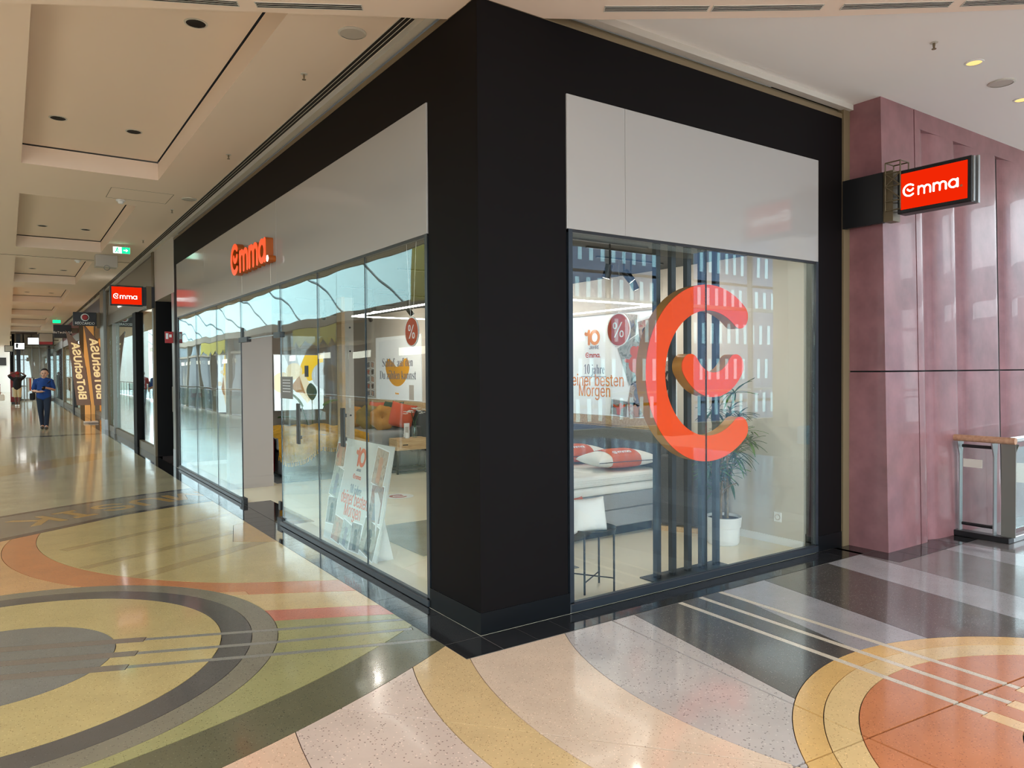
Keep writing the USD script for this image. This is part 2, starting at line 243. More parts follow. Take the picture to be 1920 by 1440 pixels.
def between(lo, hi):
    lo, hi = curve(lo), curve(hi); return Polygon(lo+hi[::-1]).buffer(0)
b0, b1, b2, b3 = [(-2.49, 4.919), (-1.844, 5.335), (-1.334, 5.689), (-.625, 5.965), (-.188, 6.06)], [(-2.491, 5.06), (-1.834, 5.48), (-1.315, 5.835), (-.599, 6.116), (-.2, 6.21)], [(-2.501, 6.373), (-1.888, 6.685), (-1.183, 7.005), (-.4, 7.23)], [(-2.501, 6.478), (-1.881, 6.80), (-1.171, 7.115), (-.373, 7.35)]
beyond = Polygon(curve(b0)+[(12, 80), (-16, 80)]).buffer(0)
paint = [('salmon', AREA)]
def put(m, g): paint.append((m, g))
put('pink', D); put('ochre', A); put('pinkcream', B); put('greypink', CC)
R_ = lambda a, b: above(a, b)
east = lambda a, b: AREA.difference(above(a, b))      # all that lies to +x of the way from a to b (going +y)
put('black', east((.827, -1.585), (1.047, -.275))); put('palegrey', east((1.715, -1.291), (1.95, -.275))); put('black', east((2.199, -1.624), (2.436, -.281))); put('palegrey', east((3.039, -1.759), (3.292, -.283)))
put('midgrey', east((3.573, -1.538), (3.783, -.277))); put('palegrey', east((4.44, -1.5), (4.591, -.631))); put('midgrey', east((4.98, -1.5), (4.9, -.6)))
put('olive', P); put('green', G); put('red', G.intersection(redb)); put('creamband', G.intersection(redt)); put('orange', G.intersection(orb)); put('cream', G.intersection(ort).union(CO.intersection(orb)))
put('paleorange', G.intersection(orb).difference(CO2).intersection(sbox(-9, 1, -.95, 9))); put('orange', CO2.difference(CO).intersection(orb)); put('orange', G.intersection(orb).difference(ort).intersection(sbox(-.95, 0, 0, 3))); put('cream', CO.intersection(ort))
for a, b, w in (((-2.0, 4.13), (-.27, 5.05), .13), ((-1.9, 3.3), (-.27, 4.12), .13), ((-2.05, 2.45), (-.3, 3.45), .16)): put('ochrestrip', strip(a, b, w).intersection(CO))
put('amber', Polygon([(-.62, 3.55), (-.26, 3.3), (-.26, 4.45), (-.42, 4.35)]))
put('creamfar', beyond); put('bandedge', between(b0, b3)); put('band', between(b1, b2))
put('ochrestrip', between([(-2.53, 10.47), (-1.719, 11.292), (-.706, 12.563)], [(-2.542, 12.08), (-1.653, 12.71), (-.587, 13.698)])); put('bandedge', sbox(-4.65, 18.8, 0, 19.15)); put('ochrestrip', sbox(-4.65, 27, 0, 29)); put('bandedge', sbox(-4.65, 38, 0, 38.5))
for m, g in zip(('taupe', 'ringdark', 'cream', 'innergrey'), LR): put(m, g)
for m, g in zip(('ring1', 'ring2', 'terracotta', 'greybeige'), RR): put(m, g)
for a, m, b in (((-1.8, 1.195), (-.977, .845), (-.256, .557)), ((-1.874, .974), (-1.044, .629), (-.29, .365)), ((-1.948, .779), (-1.122, .443), (-.25, .111))):
    put('greyline', LineString([a, m, b]).buffer(.022, cap_style='flat')); d = np.array(a)-np.array(m); d /= np.linalg.norm(d); put('greyinlay', strip(tuple(np.array(a)-d*.08), tuple(np.array(a)+d*1.5), .085))
for a, b in (((1.493, -.262), (1.416, -2.29)), ((1.705, -.262), (1.636, -2.307)), ((1.921, -.262), (1.858, -2.262))):
    put('whiteline', strip(a, b, .045)); d = np.array(b)-np.array(a); d /= np.linalg.norm(d); put('taninlay', strip(tuple(np.array(b)-d*.02), tuple(np.array(b)+d*1.5), .095))
# the word set into the grey band, to be read from the far side
WB = []
for ch, s, rot in (('K', -2.16, 27), ('I', -1.78, 26), ('S', -1.36, 24), ('U', -.92, 20), ('M', -.42, 15)):
    y = np.interp(s, [-2.5, -1.86, -1.25, -.5, -.2], [5.72, 6.08, 6.42, 6.68, 6.74])
    m = tmesh(ch, .50, .01, bold=1, centre=True); sl = m.section([0, 0, 1], [0, 0, .005]).to_2D(normal=[0, 0, 1])
    g = affinity.affine_transform(unary_union(list(sl[0].polygons_full)), [1, 0, 0, 1, sl[1][0, 3], sl[1][1, 3]])
    c_ = g.bounds; g = affinity.translate(g, -(c_[0]+c_[2])/2, -(c_[1]+c_[3])/2); g = affinity.rotate(g, 180+rot, origin=(0, 0)); WB.append(affinity.translate(g, s, float(y)))
for g in WB: put('amber', g)
for g in [LineString([(-1.3, -.1), (-1.084, -.432), (.279, -2.037), (1.2, -3.1)]).buffer(.0035).difference(P), LineString([(.25, -2.028), (2.6, -2.25)]).buffer(.0035), LineString([(.85, -.27), (.77, -1.3), (.72, -2.6)]).buffer(.0035)]: paint.append((None, g))
left = AREA.difference(shop_zone).difference(tilezone); pieces = []; byname = {}
for m, g in reversed(paint):
    k = g.intersection(left); left = left.difference(g)
    if m is None or k.is_empty: continue
    byname.setdefault(m, []).append(k)
for m, ks in byname.items():
    k = unary_union(ks)
    for q in getattr(k, 'geoms', [k]):
        q = q.buffer(-.0022)
        for q2 in getattr(q, 'geoms', [q]):
            if q2.geom_type == 'Polygon' and q2.area > 2e-4: pieces.append((m, q2))
for m, q in pieces: add('terrazzo_field', ext(q, -.02, 0), 'floor_'+m, FL)
tiles = [(x, x+.2575, -.262, -.005) for x in np.arange(-.0045, 3.79, .2575)]+[(-.262, -.0065, -.262, -.0065)]+[(-.262, -.003, y, y+.2575) for y in np.arange(-.004, 9.9, .2575)]+[(x, x+.36, -.609, -.27) for x in np.arange(3.803, 5.2, .363)]+[(x, x+.36, -.268, -.003) for x in np.arange(3.803, 5.2, .363)]
for x0, x1, y0, y1 in tiles: add('granite_tile', bx(x0+.0016, min(x1, 5.3)-.0016, y0+.0016, y1-.0016, -.0201, 0), 'granite', FL)
add('grout', ext(tilezone.difference(sbox(-1, 10, 0, 99)).buffer(-.001), -.02, -.0012), 'grout', FL); add('granite_strip', bx(-.262, 0, 10.05, 76, -.02, 0), 'granite', FL); add('threshold', bx(0, .36, 4.02, 5.66, -.02, 0.001), 'granite', FL)
add('screed', bx(-4.65, 9.5, -10.3, 76, -.5, -.165), 'screed', FL); add('screed', bx(3.55, 9.5, 0, 1.2, -.16, -.0205), 'screed', FL); add('screed', bx(-4.65, 9.5, -10.3, 0, -.16, -.0205), 'screed', FL); add('screed', bx(-4.65, 0, 0, 76, -.16, -.0205), 'screed', FL)
SF = thing('floor', 'cream vinyl floor inside the bed shop', 'floor', kind='structure')
add('vinyl', ext(sbox(0.001, 0.001, 3.545, 10.0).difference(sbox(0, 4.02, .361, 5.66)), -.16, 0), 'vinyl', SF)
add('screed', bx(0, .36, 4.02, 5.66, -.16, -.0205), 'screed', SF)

# ------------------------------------------------------------------ ceilings
CE = thing('ceiling', 'beige mall ceiling with deep square coffers', 'ceiling', kind='structure')
COF = [(-2.24, -.80, .95, 6.30), (-2.24, -.82, 8.02, 12.98)]+[(-2.24, -.84, 14.5+6.45*k, 19.4+6.45*k) for k in range(7)]
cp = sbox(-4.15, -6.7, -.05, 62).union(sbox(-4.15, -6.7, 9.5, -.05))
for c in COF: cp = cp.difference(sbox(c[0], c[2], c[1], c[3]))
add('plaster', ext(cp.intersection(sbox(-9, -.9, -.05, 99).union(sbox(-9, -9, -.9, 99))), ZC, ZC+.05), 'ceiling', CE); add('plaster', ext(cp.difference(sbox(-9, -.9, -.05, 99).union(sbox(-9, -9, -.9, 99))), ZC, ZC+.05), 'ceiling_cool', CE)
for x0, x1, y0, y1 in COF:
    add('coffer_side', cat(bx(x0-.02, x0+.004, y0-.02, y1+.02, ZC-.0004, ZC+.21), bx(x1-.004, x1+.02, y0-.02, y1+.02, ZC-.0004, ZC+.21), bx(x0, x1, y0-.02, y0+.004, ZC-.0004, ZC+.21), bx(x0, x1, y1-.004, y1+.02, ZC-.0004, ZC+.21)), 'ceiling', CE)
    add('shadow_gap', bx(x0-.05, x1+.05, y0-.05, y1+.05, ZC+.25, ZC+.28), 'gap', CE); add('coffer_panel', bx(x0+.015, x1-.015, y0+.015, y1-.015, ZC+.225, ZC+.26), 'ceiling', CE)
add('roof_slab', bx(-4.15, 9.5, -6.7, 62, ZC+.6, ZC+.9), 'concrete', CE); add('roof_slab', bx(-4.15, 0, 62, 78, ZC, ZC+.4), 'ceiling', CE); add('edge_fascia', bx(-4.2, -4.15, -6.7, 62, ZC, ZC+.9), 'slab', CE); add('edge_fascia', bx(-4.72, 9.5, -6.8, -6.7, ZC-.1, ZC+.9), 'slab', CE)
add('joint', bx(-4.15, -.1, 14.2, 14.215, ZC-.004, ZC+.01), 'gap', CE)
add('access_panel', ext(sbox(-1.25, 7.0, -.5, 7.65).exterior.buffer(.004), ZC-.001, ZC+.002), 'tanmetal', CE)
add('soffit_strip', ext(Polygon([(-4.1, 2.69), (-1.9, 1.42), (0.0, .36), (.005, .0), (.52, 0), (.85, -.2), (1.9, -.94), (2.9, -1.72), (6.0, -4.25), (5.4, -4.9), (2.3, -2.1), (.9, -1.02), (0, -.42), (-.6, .05), (-1.9, .74), (-4.1, 1.93)]), 3.945, ZC+.01), 'ceiling', CE)
def slot(name, a, b, w, label, n=2, z=3.945):
    a, b = np.array(a, float), np.array(b, float); L = np.linalg.norm(b-a); u = (b-a)/L; v = np.array([-u[1], u[0]])
    t = thing(name, label, 'vent', (*(a+b)/2, z), 'slot vents in the mall ceiling'); O, X, Y = (*a, z), (*u, 0), (*v, 0)
    add('frame', on(cat(bx(0, L, w/2-.006, w/2, -.003, .004), bx(0, L, -w/2, -w/2+.006, -.003, .004), bx(0, .006, -w/2, w/2, -.003, .004), bx(L-.006, L, -w/2, w/2, -.003, .004)), O, X, Y), 'cove', t)
    add('dark_slot', on(bx(.006, L-.006, -w/2+.006, w/2-.006, -.002, .0), O, X, Y), 'gap', t)
    for k in range(n):
        yy = -w/2+w*(k+1)/(n+1); add('blade', on(bx(.006, L-.006, yy-.003, yy+.003, -.003, -.001), O, X, Y), 'cove', t)
slot('slot_vent', (-1.95, 1.27), (-1.18, .905), .07, 'ceiling slot vent in the top left corner, leftmost of the row on the soffit strip')
slot('slot_vent', (-1.09, .855), (-.52, .52), .07, 'ceiling slot vent left of the dark corner pillar')
for (a, b), s in zip((((.76, -.315), (1.31, -.69)), ((1.33, -.70), (1.90, -1.105)), ((2.0, -1.175), (2.545, -1.58)), ((2.6, -1.625), (3.2, -2.1))), ('first slot vent right of the dark pillar top', 'second slot vent right of the dark pillar, touching the first', 'third slot vent right of the dark pillar, above the white fascia end', 'slot vent in the top right corner of the ceiling strip')):
    slot('slot_vent', a, b, .075, 'ceiling '+s, 3)
slot('slot_diffuser', (-.10, .70), (-.10, 60), .10, 'long dark double slot air diffuser running along the left shop front', 2, ZC)
def disc(name, label, cat_, x, y, r, m, z=ZC, h=.012, group=None):
    t = thing(name, label, cat_, (x, y, z), group); add('rim', lathe([(r*.86, -h), (r, -h*.6), (r, .003), (r*.86, .003)], (x, y, z), 32), 'cove', t)
    add('face', lathe([(0, -h*.7), (r*.87, -h*.7), (r*.87, .002), (0, .002)], (x, y, z), 32), m, t); return t
disc('ceiling_speaker', 'round cream loudspeaker grille in the ceiling left of the dark pillar top', 'speaker', -.335, 1.14, .1, 'wallgrey'); disc('ceiling_speaker', 'round loudspeaker grille in the ceiling above the smoke detector, far left', 'speaker', -.28, 7.15, .1, 'wallgrey')
disc('ceiling_speaker', 'round grey loudspeaker grille between the two lit lamps at the top right', 'speaker', 4.6, -1.045, .1, 'wallgrey')
def downlight(label, x, y, r, z, lit=False, grp='recessed downlights'):
    t = thing('downlight', label, 'ceiling lamp', (x, y, z), grp); add('ring', lathe([(r, -.006), (r+.014, -.004), (r+.014, .003), (r, .003)], (x, y, z), 28), 'white' if lit else 'cove', t)
    add('lens' if lit else 'reflector', lathe([(0, -.003), (r, -.003), (r, .002), (0, .002)], (x, y, z), 28), 'dlglow' if lit else 'gap', t)
    return t
zc = ZC+.225
downlight('unlit downlight in the nearest coffer, by its right corner', -1.185, 2.11, .07, zc); downlight('unlit downlight at the far end of the nearest coffer, left of two', -1.93, 5.1, .07, zc); downlight('unlit downlight at the far end of the nearest coffer, right of two', -1.22, 5.15, .07, zc)
for k, y in enumerate((11.75, 18.2, 24.65)):
    for x, s in ((-1.85, 'left'), (-1.18, 'right')): downlight(f'unlit downlight, {s} of two at the far end of the {("second", "third", "fourth")[k]} coffer', x, y, .07, zc)
downlight('glowing warm downlight nearest the reddish concrete pillar', 3.96, -1.105, .055, ZC, True, 'lit downlights'); downlight('glowing warm downlight cut by the right edge of the picture', 5.2, -.97, .055, ZC, True, 'lit downlights')
def sprinkler(label, x, y):
    t = thing('sprinkler', label, 'sprinkler', (x, y, ZC), 'ceiling sprinklers'); add('flange', lathe([(0, -.006), (.028, -.004), (.028, .002), (0, .002)], (x, y, ZC), 14), 'cove', t)
    add('head', lathe([(0, -.05), (.016, -.05), (.016, -.046), (.006, -.044), (.009, -.02), (.009, -.004), (0, -.004)], (x, y, ZC), 12), 'tanmetal', t)
for l, x, y in (('sprinkler head nearest the dark pillar, by the slot diffuser', -.38, 2.04), ('sprinkler head beside the near coffer corner', -.34, 4.68), ('sprinkler head beside the far ceiling loudspeaker', -.355, 8.0), ('sprinkler head by the green exit sign', -.33, 11.0), ('sprinkler head hanging right of the slot vents, over the white fascia', 3.32, -1.105)): sprinkler(l, x, y)
for l, x, y in (('white smoke detector by the second coffer corner', -1.06, 7.73), ('white smoke detector by the third coffer corner', -1.13, 14.4)):
    t = thing('smoke_detector', l, 'smoke detector', (x, y, ZC), 'smoke detectors'); add('base', lathe([(0, -.02), (.06, -.018), (.06, 0), (0, 0)], (x, y, ZC), 20), 'white', t); add('sensor', lathe([(0, -.055), (.03, -.052), (.042, -.02), (0, -.02)], (x, y, ZC), 18), 'white', t)

# ------------------------------------------------------------------ dark corner facade of the shop
WL = thing('wall_left', 'dark brown-black cladding frame around the long left shop window', 'wall', kind='structure')
add('corner_pillar', cat(bx(.006, .70, .006, .655, .139, 3.944)), 'cladding', WL); add('plinth', bx(0, .715, 0, .668, 0, .139), 'plinth', WL)
add('header', bx(.006, .12, .655, 9.99, 3.5, 3.944), 'cladding', WL); add('end_jamb', bx(.006, .12, 9.74, 9.99, 0, 3.5), 'cladding', WL)
add('soffit', bx(.1, .4, .655, 9.74, 2.62, 2.66), 'blackceil', WL)
ys = [.665, 4.10, 5.73, 7.62, 9.745]
for a, b in zip(ys, ys[1:]): add('fascia_panel', cbx(0, .014, a+.0015, b-.0015, 2.60, 3.5, .002), 'fascia', WL)
add('fascia_trim', bx(.002, .03, .665, 9.745, 2.58, 2.598), 'blackmetal', WL)
WR = thing('wall_right', 'dark cladding frame around the right shop window, with white fascia', 'wall', kind='structure')
add('header', bx(.70, 3.946, .006, .12, 3.5, 3.944), 'cladding', WR); add('end_pilaster', bx(3.575, 3.946, .006, .12, .139, 3.5), 'cladding', WR); add('plinth', bx(3.575, 3.95, 0, .13, 0, .139), 'plinth', WR)
xs = [.703, 1.235, 3.573]
for a, b in zip(xs, xs[1:]): add('fascia_panel', cbx(a+.001, b-.001, 0, .014, 2.60, 3.5, .002), 'fascia', WR)
add('fascia_trim', bx(.715, 3.573, .002, .03, 2.58, 2.598), 'blackmetal', WR)
T1 = thing('trim', 'stepped pale ceiling cove above the dark shop front', 'trim', kind='structure')
add('upper_cove', cat(bx(-.05, .02, .0, 62, 4.02, ZC+.05), bx(-.05, 4.04, -.05, .02, 4.02, ZC+.05)), 'cove', T1); add('lower_trim', cat(bx(.004, .12, .0, 10.0, 3.944, 3.986), bx(0, 3.96, .004, .12, 3.944, 3.986)), 'tanmetal', T1); add('recess', cat(bx(.05, .12, 0, 10.0, 3.986, 4.03), bx(0, 3.96, .05, .12, 3.986, 4.03)), 'tanmetal', T1)
add('back_block', bx(3.72, 4.06, .125, .8, 0, ZC+.3), 'blackceil', T1); add('back_block', bx(4.06, 9.5, -.01, .4, 0, ZC), 'blackceil', T1); add('pilaster_trim', bx(3.9465, 4.06, -.012, .5, 0, ZC), 'tanmetal', T1)
# glazing
W1 = thing('window_1', 'long frameless glass shop front on the left with an open doorway', 'window', kind='structure')
for_joint = lambda y, z0=.06: add('glass_joint', bx(.010, .024, y-.0028, y+.0028, z0, 2.6), 'frame', W1)
gj = [.705, 1.77, 2.89, 4.03]; gj2 = [5.655, 6.95, 8.3, 9.70]
for a, b in list(zip(gj, gj[1:]))+list(zip(gj2, gj2[1:])): add('glass_pane', bx(.012, .022, a+.002, b-.002, .06, 2.62), 'glass_left', W1)
for y in (1.77, 2.89, 6.95, 8.3): for_joint(y)
for_joint(4.032, .02); for_joint(5.653, .02)
add('glass_transom', bx(.012, .022, 4.034, 5.651, 2.06, 2.62), 'glass_left', W1)
add('sill', cat(cbx(-.012, .045, .67, 4.05, 0, .05), bx(.0, .03, .67, 4.05, .05, .062)), 'frame', W1); add('sill', cat(cbx(-.012, .045, 5.62, 9.74, 0, .05), bx(.0, .03, 5.62, 9.74, .05, .062)), 'frame', W1)
add('corner_post', bx(0, .04, .668, .705, 0, 2.6), 'frame', W1); add('end_post', bx(0, .04, 9.70, 9.742, 0, 2.6), 'blackmetal', W1)
for y0, y1, z0, z1 in ((3.99, 4.22, 2.02, 2.08), (5.30, 5.68, 2.02, 2.08), (4.0, 4.16, .0, .075), (5.55, 5.72, 0, .075)): add('door_patch', bx(-.008, .046, y0, y1, z0, z1), 'blackmetal', W1)
for y in (4.03, 5.55): add('patch_arm', bx(.0, .03, y, y+.05, 2.06, 2.2), 'blackmetal', W1)
for y, z0, z1 in ((3.38, .93, 1.335), (2.20, 1.0, 1.335)): add('pull_handle', cat(cbx(-.03, -.008, y-.035, y+.035, z0, z1, .004), bx(-.01, .014, y-.01, y+.01, z0+.05, z0+.08), bx(-.01, .014, y-.01, y+.01, z1-.08, z1-.05)), 'darksteel', W1)
add('notice', bx(.006, .011, 3.63, 4.03, 1.37, 1.6), 'notice', W1, label='grey opening-hours notice on the glass'); add('notice_line', cat([bx(.004, .0058, 3.7, 3.95, 1.56-.03*k, 1.567-.03*k) for k in range(5)]), 'white', W1)
add('sticker', bx(.006, .011, 3.15, 3.25, 1.6, 1.71), 'blackmetal', W1); add('floor_stop', bx(-.004, .02, 4.06, 4.12, .16, .25), 'blackmetal', W1)
add('transom_edge', bx(.011, .023, 4.034, 5.651, 2.05, 2.06), 'silver', W1)
W2 = thing('window_2', 'large shop window on the right with one upright glass joint', 'window', kind='structure')
for a, b in ((.752, 2.10), (2.104, 3.535)): add('glass_pane', bx(a, b, .012, .022, .06, 2.62), 'glass_right', W2)
add('glass_joint', bx(2.1003, 2.1037, .010, .024, .06, 2.6), 'frame', W2); add('sill', cat(cbx(.715, 3.575, -.006, .045, 0, .062), bx(.72, 3.57, .0, .03, .062, .07)), 'frame', W2); add('post', bx(.715, .75, 0, .045, .062, 2.6), 'frame', W2); add('post', bx(3.537, 3.574, 0, .045, .062, 2.6), 'frame', W2)
D1 = thing('door_1', 'open glass door leaf folded into the shop, with small lock plates', 'door', (.05, 4.05, 0), kind='structure')
add('leaf', bx(.06, .80, 4.08, 4.09, .02, 2.04), 'glass_left', D1); add('lock', bx(.62, .78, 4.07, 4.10, .30, .36), 'darksteel', D1)
# shop shell
WE = thing('wall_east', 'beige right-hand inside wall of the bed shop', 'wall', kind='structure'); add('plaster', bx(3.55, 3.7, .13, 10.1, 0, 2.75), 'wallwarm', WE); add('skirting', bx(3.538, 3.55, .13, 10.0, 0, .07), 'white', WE)
WN = thing('wall_north', 'grey-beige back wall of the bed shop', 'wall', kind='structure'); add('plaster', bx(.13, 3.55, 10.0, 10.15, 0, 2.75), 'taupewall', WN); add('skirting', bx(.13, 3.55, 9.988, 10.0, 0, .07), 'white', WN)
SC = thing('ceiling', 'black ceiling inside the bed shop', 'ceiling', kind='structure'); add('panel', bx(.12, 3.7, .12, 10.15, 2.75, 2.85), 'blackceil', SC)
PT = thing('wall_partition', 'pale grey partition with skirting seen through the open doorway', 'wall', kind='structure'); add('board', bx(.14, .75, 6.84, 7.0, 0, 2.75), 'partition', PT); add('skirting', bx(.14, .75, 6.83, 6.84, .05, .16), 'partition', PT)
WP = thing('wall_concrete', 'reddish polished concrete wall with tall flutes at the right', 'wall', kind='structure')
YP = -.385; Q = lambda z: .085*z/ZC      # the face leans back with height
def lean(m):
    v = m.vertices.copy(); k = v[:, 1] < -.05; v[k, 1] += .085*v[k, 2]/ZC; m.vertices = v; return m
def fl(x0, x1, notches):
    pts = [(x0, 0), (x0, YP)]
    for c, w, d in notches:
        if x0+w/2 < c < x1-w/2:
            for k in range(25): u = -1.6*w+3.8*w*k/24; pts.append((c+u, YP+d*(math.exp(-(u/(.42*w))**2) if u < 0 else .6*math.exp(-(u/(.5*w))**2)+.4*math.exp(-(u/(1.1*w))**2))))
    pts += [(x1, YP), (x1, 0)]; return Polygon(pts).buffer(0)
NT = [(4.84, .15, .05), (5.48, .15, .05), (6.42, .17, .055), (7.4, .17, .055)]
def sliced(g, z0, z1, n):
    ms = ext(g, 0, 1); v = ms.vertices; v[:, 2] = z0+v[:, 2]*(z1-z0); ms.vertices = v; return lean(ms)
for z0, z1 in ((0, 1.612), (1.626, 3.9)):
    add('corner_slab', sliced(fl(4.045, 4.615, []), z0, z1, 1), 'pinkwall', WP); add('fluted_slab', sliced(fl(4.63, 9.2, NT), z0, z1, 1), 'pinkwall', WP)
add('cap_slab', sliced(fl(4.045, 4.615, []), 3.9, ZC, 1), 'pinkwall', WP); add('cap_slab', sliced(fl(4.63, 9.2, []), 3.9, ZC, 1), 'pinkwall', WP)
add('joint_core', lean(bx(4.06, 9.2, YP+.05, 0, 0, ZC)), 'gap', WP)
# ------------------------------------------------------------------ signs of the shop
t = thing('letter_sign', 'raised orange word with a white dot on the white left fascia', 'sign', (-.02, 5.15, 2.8))
Gs, dot = word_mesh(1.80, .001, .25)
def stand_letter(m2, name):
    m = m2.copy(); m.vertices *= (1, 1.0, 1); f_ = m.copy(); f_.vertices[:, 2] = np.where(f_.vertices[:, 2] > .0005, .085, .08); s_ = m.copy(); s_.vertices[:, 2] = np.where(s_.vertices[:, 2] > .0005, .08, 0)
    return on(s_, (-.001, 5.70, 2.84), *FX), on(f_, (-.001, 5.70, 2.84), *FX)
for g in Gs:
    s_, f_ = stand_letter(g, 'letter'); p = add('letter', s_, 'letter_side', t); add('face', f_, 'letter_face', p)
s_, f_ = stand_letter(dot, 'dot'); p = add('dot', s_, 'letter_side', t); add('face', f_, 'whiteglow', p, label='white dot after the word')
for y in (5.5, 4.3): add('cable', bx(-.006, -.001, y, y+.008, 2.62, 2.86), 'cove', t)
def boxed(name, label, o, ux, w, h, depth, face, frame='blackmetal', margin=.03):
    """A hanging light box whose lit face looks along ux x z; o is the lower corner of the face."""
    t = thing(name, label, 'sign', o); uy = (0, 0, 1)
    add('housing', on(cbx(0, w, 0, h, -depth, 0, .006), o, ux, uy), frame, t); add('lit_panel', on(bx(margin, w-margin, margin, h-margin, 0, .004), o, ux, uy), face, t); return t
def word_on(t, o, ux, uy, width, m='whiteglow', depth=.003, dotm=None, name='letter', w=.26):
    Gs, d = word_mesh(width, depth, w)
    for g in Gs: add(name, on(g, o, ux, uy), m, t)
    add('dot', on(d, o, ux, uy), dotm or m, t)
def lattice(t, o, ux, uy, n):
    L = [((0, .1), (0, .62)), ((.13, .1), (.13, .62)), ((0, .62), (.13, .62)), ((0, .5), (.13, .5)), ((0, .36), (.13, .36)), ((0, .2), (.13, .2)), ((0, .1), (.13, .1)), ((0, .5), (.13, .36)), ((.13, .5), (0, .36)), ((0, .36), (.13, .22))]
    o, ux, uy, n = map(np.array, (o, ux, uy, n))
    for s in (0, .14): add('lattice', cat([cyl(o+a[0]*ux+a[1]*uy*.8-s*n, o+b[0]*ux+b[1]*uy*.8-s*n, .006, 6) for a, b in L]), 'tanframe', t)
    add('lattice_tie', cat([cyl(o+a*ux+b*uy*.8, o+a*ux+b*uy*.8-.14*n, .006, 6) for a in (0, .13) for b in (.62, .36, .1)]), 'tanframe', t)
t = boxed('projecting_sign', 'lit orange sign box with a white word, jutting out by the reddish concrete wall', (3.955, -.50, 2.975), (0, -1, 0), .595, .37, .13, 'redbox', margin=.032)
word_on(t, (3.950, -.548, 3.105), (0, -1, 0), (0, 0, 1), .545, dotm='inkred', w=.19); add('end_rim', cat(bx(3.965, 3.99, -1.105, -1.095, 2.98, 3.34), bx(4.02, 4.05, -1.115, -1.095, 2.97, 3.35)), 'silver', t)
t2 = thing('sign_bracket', 'black plate and brown bracket carrying the right orange sign', 'bracket', (3.955, -.2, 2.93)); add('plate', bx(3.945, 3.99, -.375, -.0, 2.925, 3.365), 'blackmetal', t2); add('arm_box', bx(3.96, 4.08, -.46, -.376, 2.93, 3.37), 'tanframe', t2); lattice(t2, (3.945, -.40, 2.94), (0, -1, 0), (0, 0, 1), (-1, 0, 0))
YS = 12.0
t = boxed('projecting_sign', 'lit orange sign box with a white word, over the corridor beyond the long window', (-.775, YS, 2.945), (1, 0, 0), .57, .385, .12, 'redbox', margin=.026); word_on(t, (-.725, YS-.004, 3.07), (1, 0, 0), (0, 0, 1), .50, dotm='inkred', w=.2)
t2 = thing('sign_bracket', 'black and brown bracket carrying the far orange sign', 'bracket', (-.1, YS, 2.9)); add('arm_box', cat(bx(-.15, -.06, YS-.02, YS+.12, 2.90, 3.34)), 'tanframe', t2); add('plate', cat(bx(-.204, -.15, YS+.01, YS+.11, 2.96, 3.32), bx(-.06, -.005, YS-.01, YS+.11, 2.92, 3.33)), 'blackmetal', t2)
# ------------------------------------------------------------------ the big smiling letter in the right window
t = thing('logo_sculpture', 'big orange smiling letter on five black posts in the right window', 'sculpture', (2.2, .24, 0))
ring = LineString(arc(2.262, 1.618, .608, 51, 309, 80)).buffer(.1035, 12); sm = LineString(arc(2.318, 1.85, .327, 213, 327, 50)).buffer(.10, 12)
for g, n in ((ring, 'letter_ring'), (sm, 'smile')):
    side = on(ext(g, 0, .1), (0, .226, 0), *FY); p = add(n, side, 'logo_side', t, smooth=40); add('face', on(ext(g, 0, .006), (0, .1262, 0), *FY), 'logo_face', p)
for x in (1.794, 1.967, 2.146, 2.315, 2.49): add('post', bx(x-.024, x+.024, .2265, .268, .012, 2.748), 'frame', t); add('foot', cyl((x, .247, .010), (x, .247, .03), .033, 14), 'frame', t)
add('base_plate', bx(1.69, 2.56, .16, .335, .0005, .0105), 'frame', t)

# ------------------------------------------------------------------ inside the shop: bed, table, plant of the right window
def rounded(x0, x1, y0, y1, z0, z1, r=.04, step=.09, puff=0):
    P_ = [(x, y, z) for x in (x0+r, x1-r) for y in (y0+r, y1-r) for z in (z0+r, z1-r)]
    m = mf.Manifold.batch_hull([mf.Manifold.sphere(r, 16).translate(p) for p in P_])
    if puff:
        m = m.refine_to_length(step).to_mesh(); v = m.vert_properties[:, :3].astype(float); c = np.array([(x0+x1)/2, (y0+y1)/2]); q = 1-np.clip(np.abs((v[:, :2]-c)/np.array([(x1-x0)/2, (y1-y0)/2])), 0, 1)**2
        v[:, 2] += puff*q[:, 0]*q[:, 1]*(v[:, 2] > (z0+z1)/2); return trimesh.Trimesh(v, m.tri_verts)
    m = m.to_mesh(); return trimesh.Trimesh(m.vert_properties[:, :3], m.tri_verts)
t = thing('box_spring_bed', 'grey box spring bed with a thick white mattress in the right window', 'bed', (2.1, 2.4, 0))
add('plinth', bx(1.6, 3.1, 1.6, 3.2, .0005, .10), 'blackmetal', t); add('base', rounded(1.48, 3.18, 1.51, 3.3, .10, .27, .02), 'greyfab', t, 40); add('base', rounded(1.48, 3.18, 1.51, 3.3, .272, .43, .02), 'greyfab', t, 40)
add('topper', rounded(1.47, 3.18, 1.50, 3.31, .431, .515, .03), 'whitefab', t, 40); mt = add('mattress', rounded(1.47, 3.17, 1.50, 3.31, .518, .625, .035), 'whitefab', t, 40)
add('piping', cat([tube([(1.47, 1.499, z), (3.17, 1.499, z)], .004, 6) for z in (.55, .57, .59)]), 'whitefab', mt)
add('headboard', rounded(3.2, 3.32, 1.5, 3.3, .1, 1.0, .03), 'darkfab', t, 40)
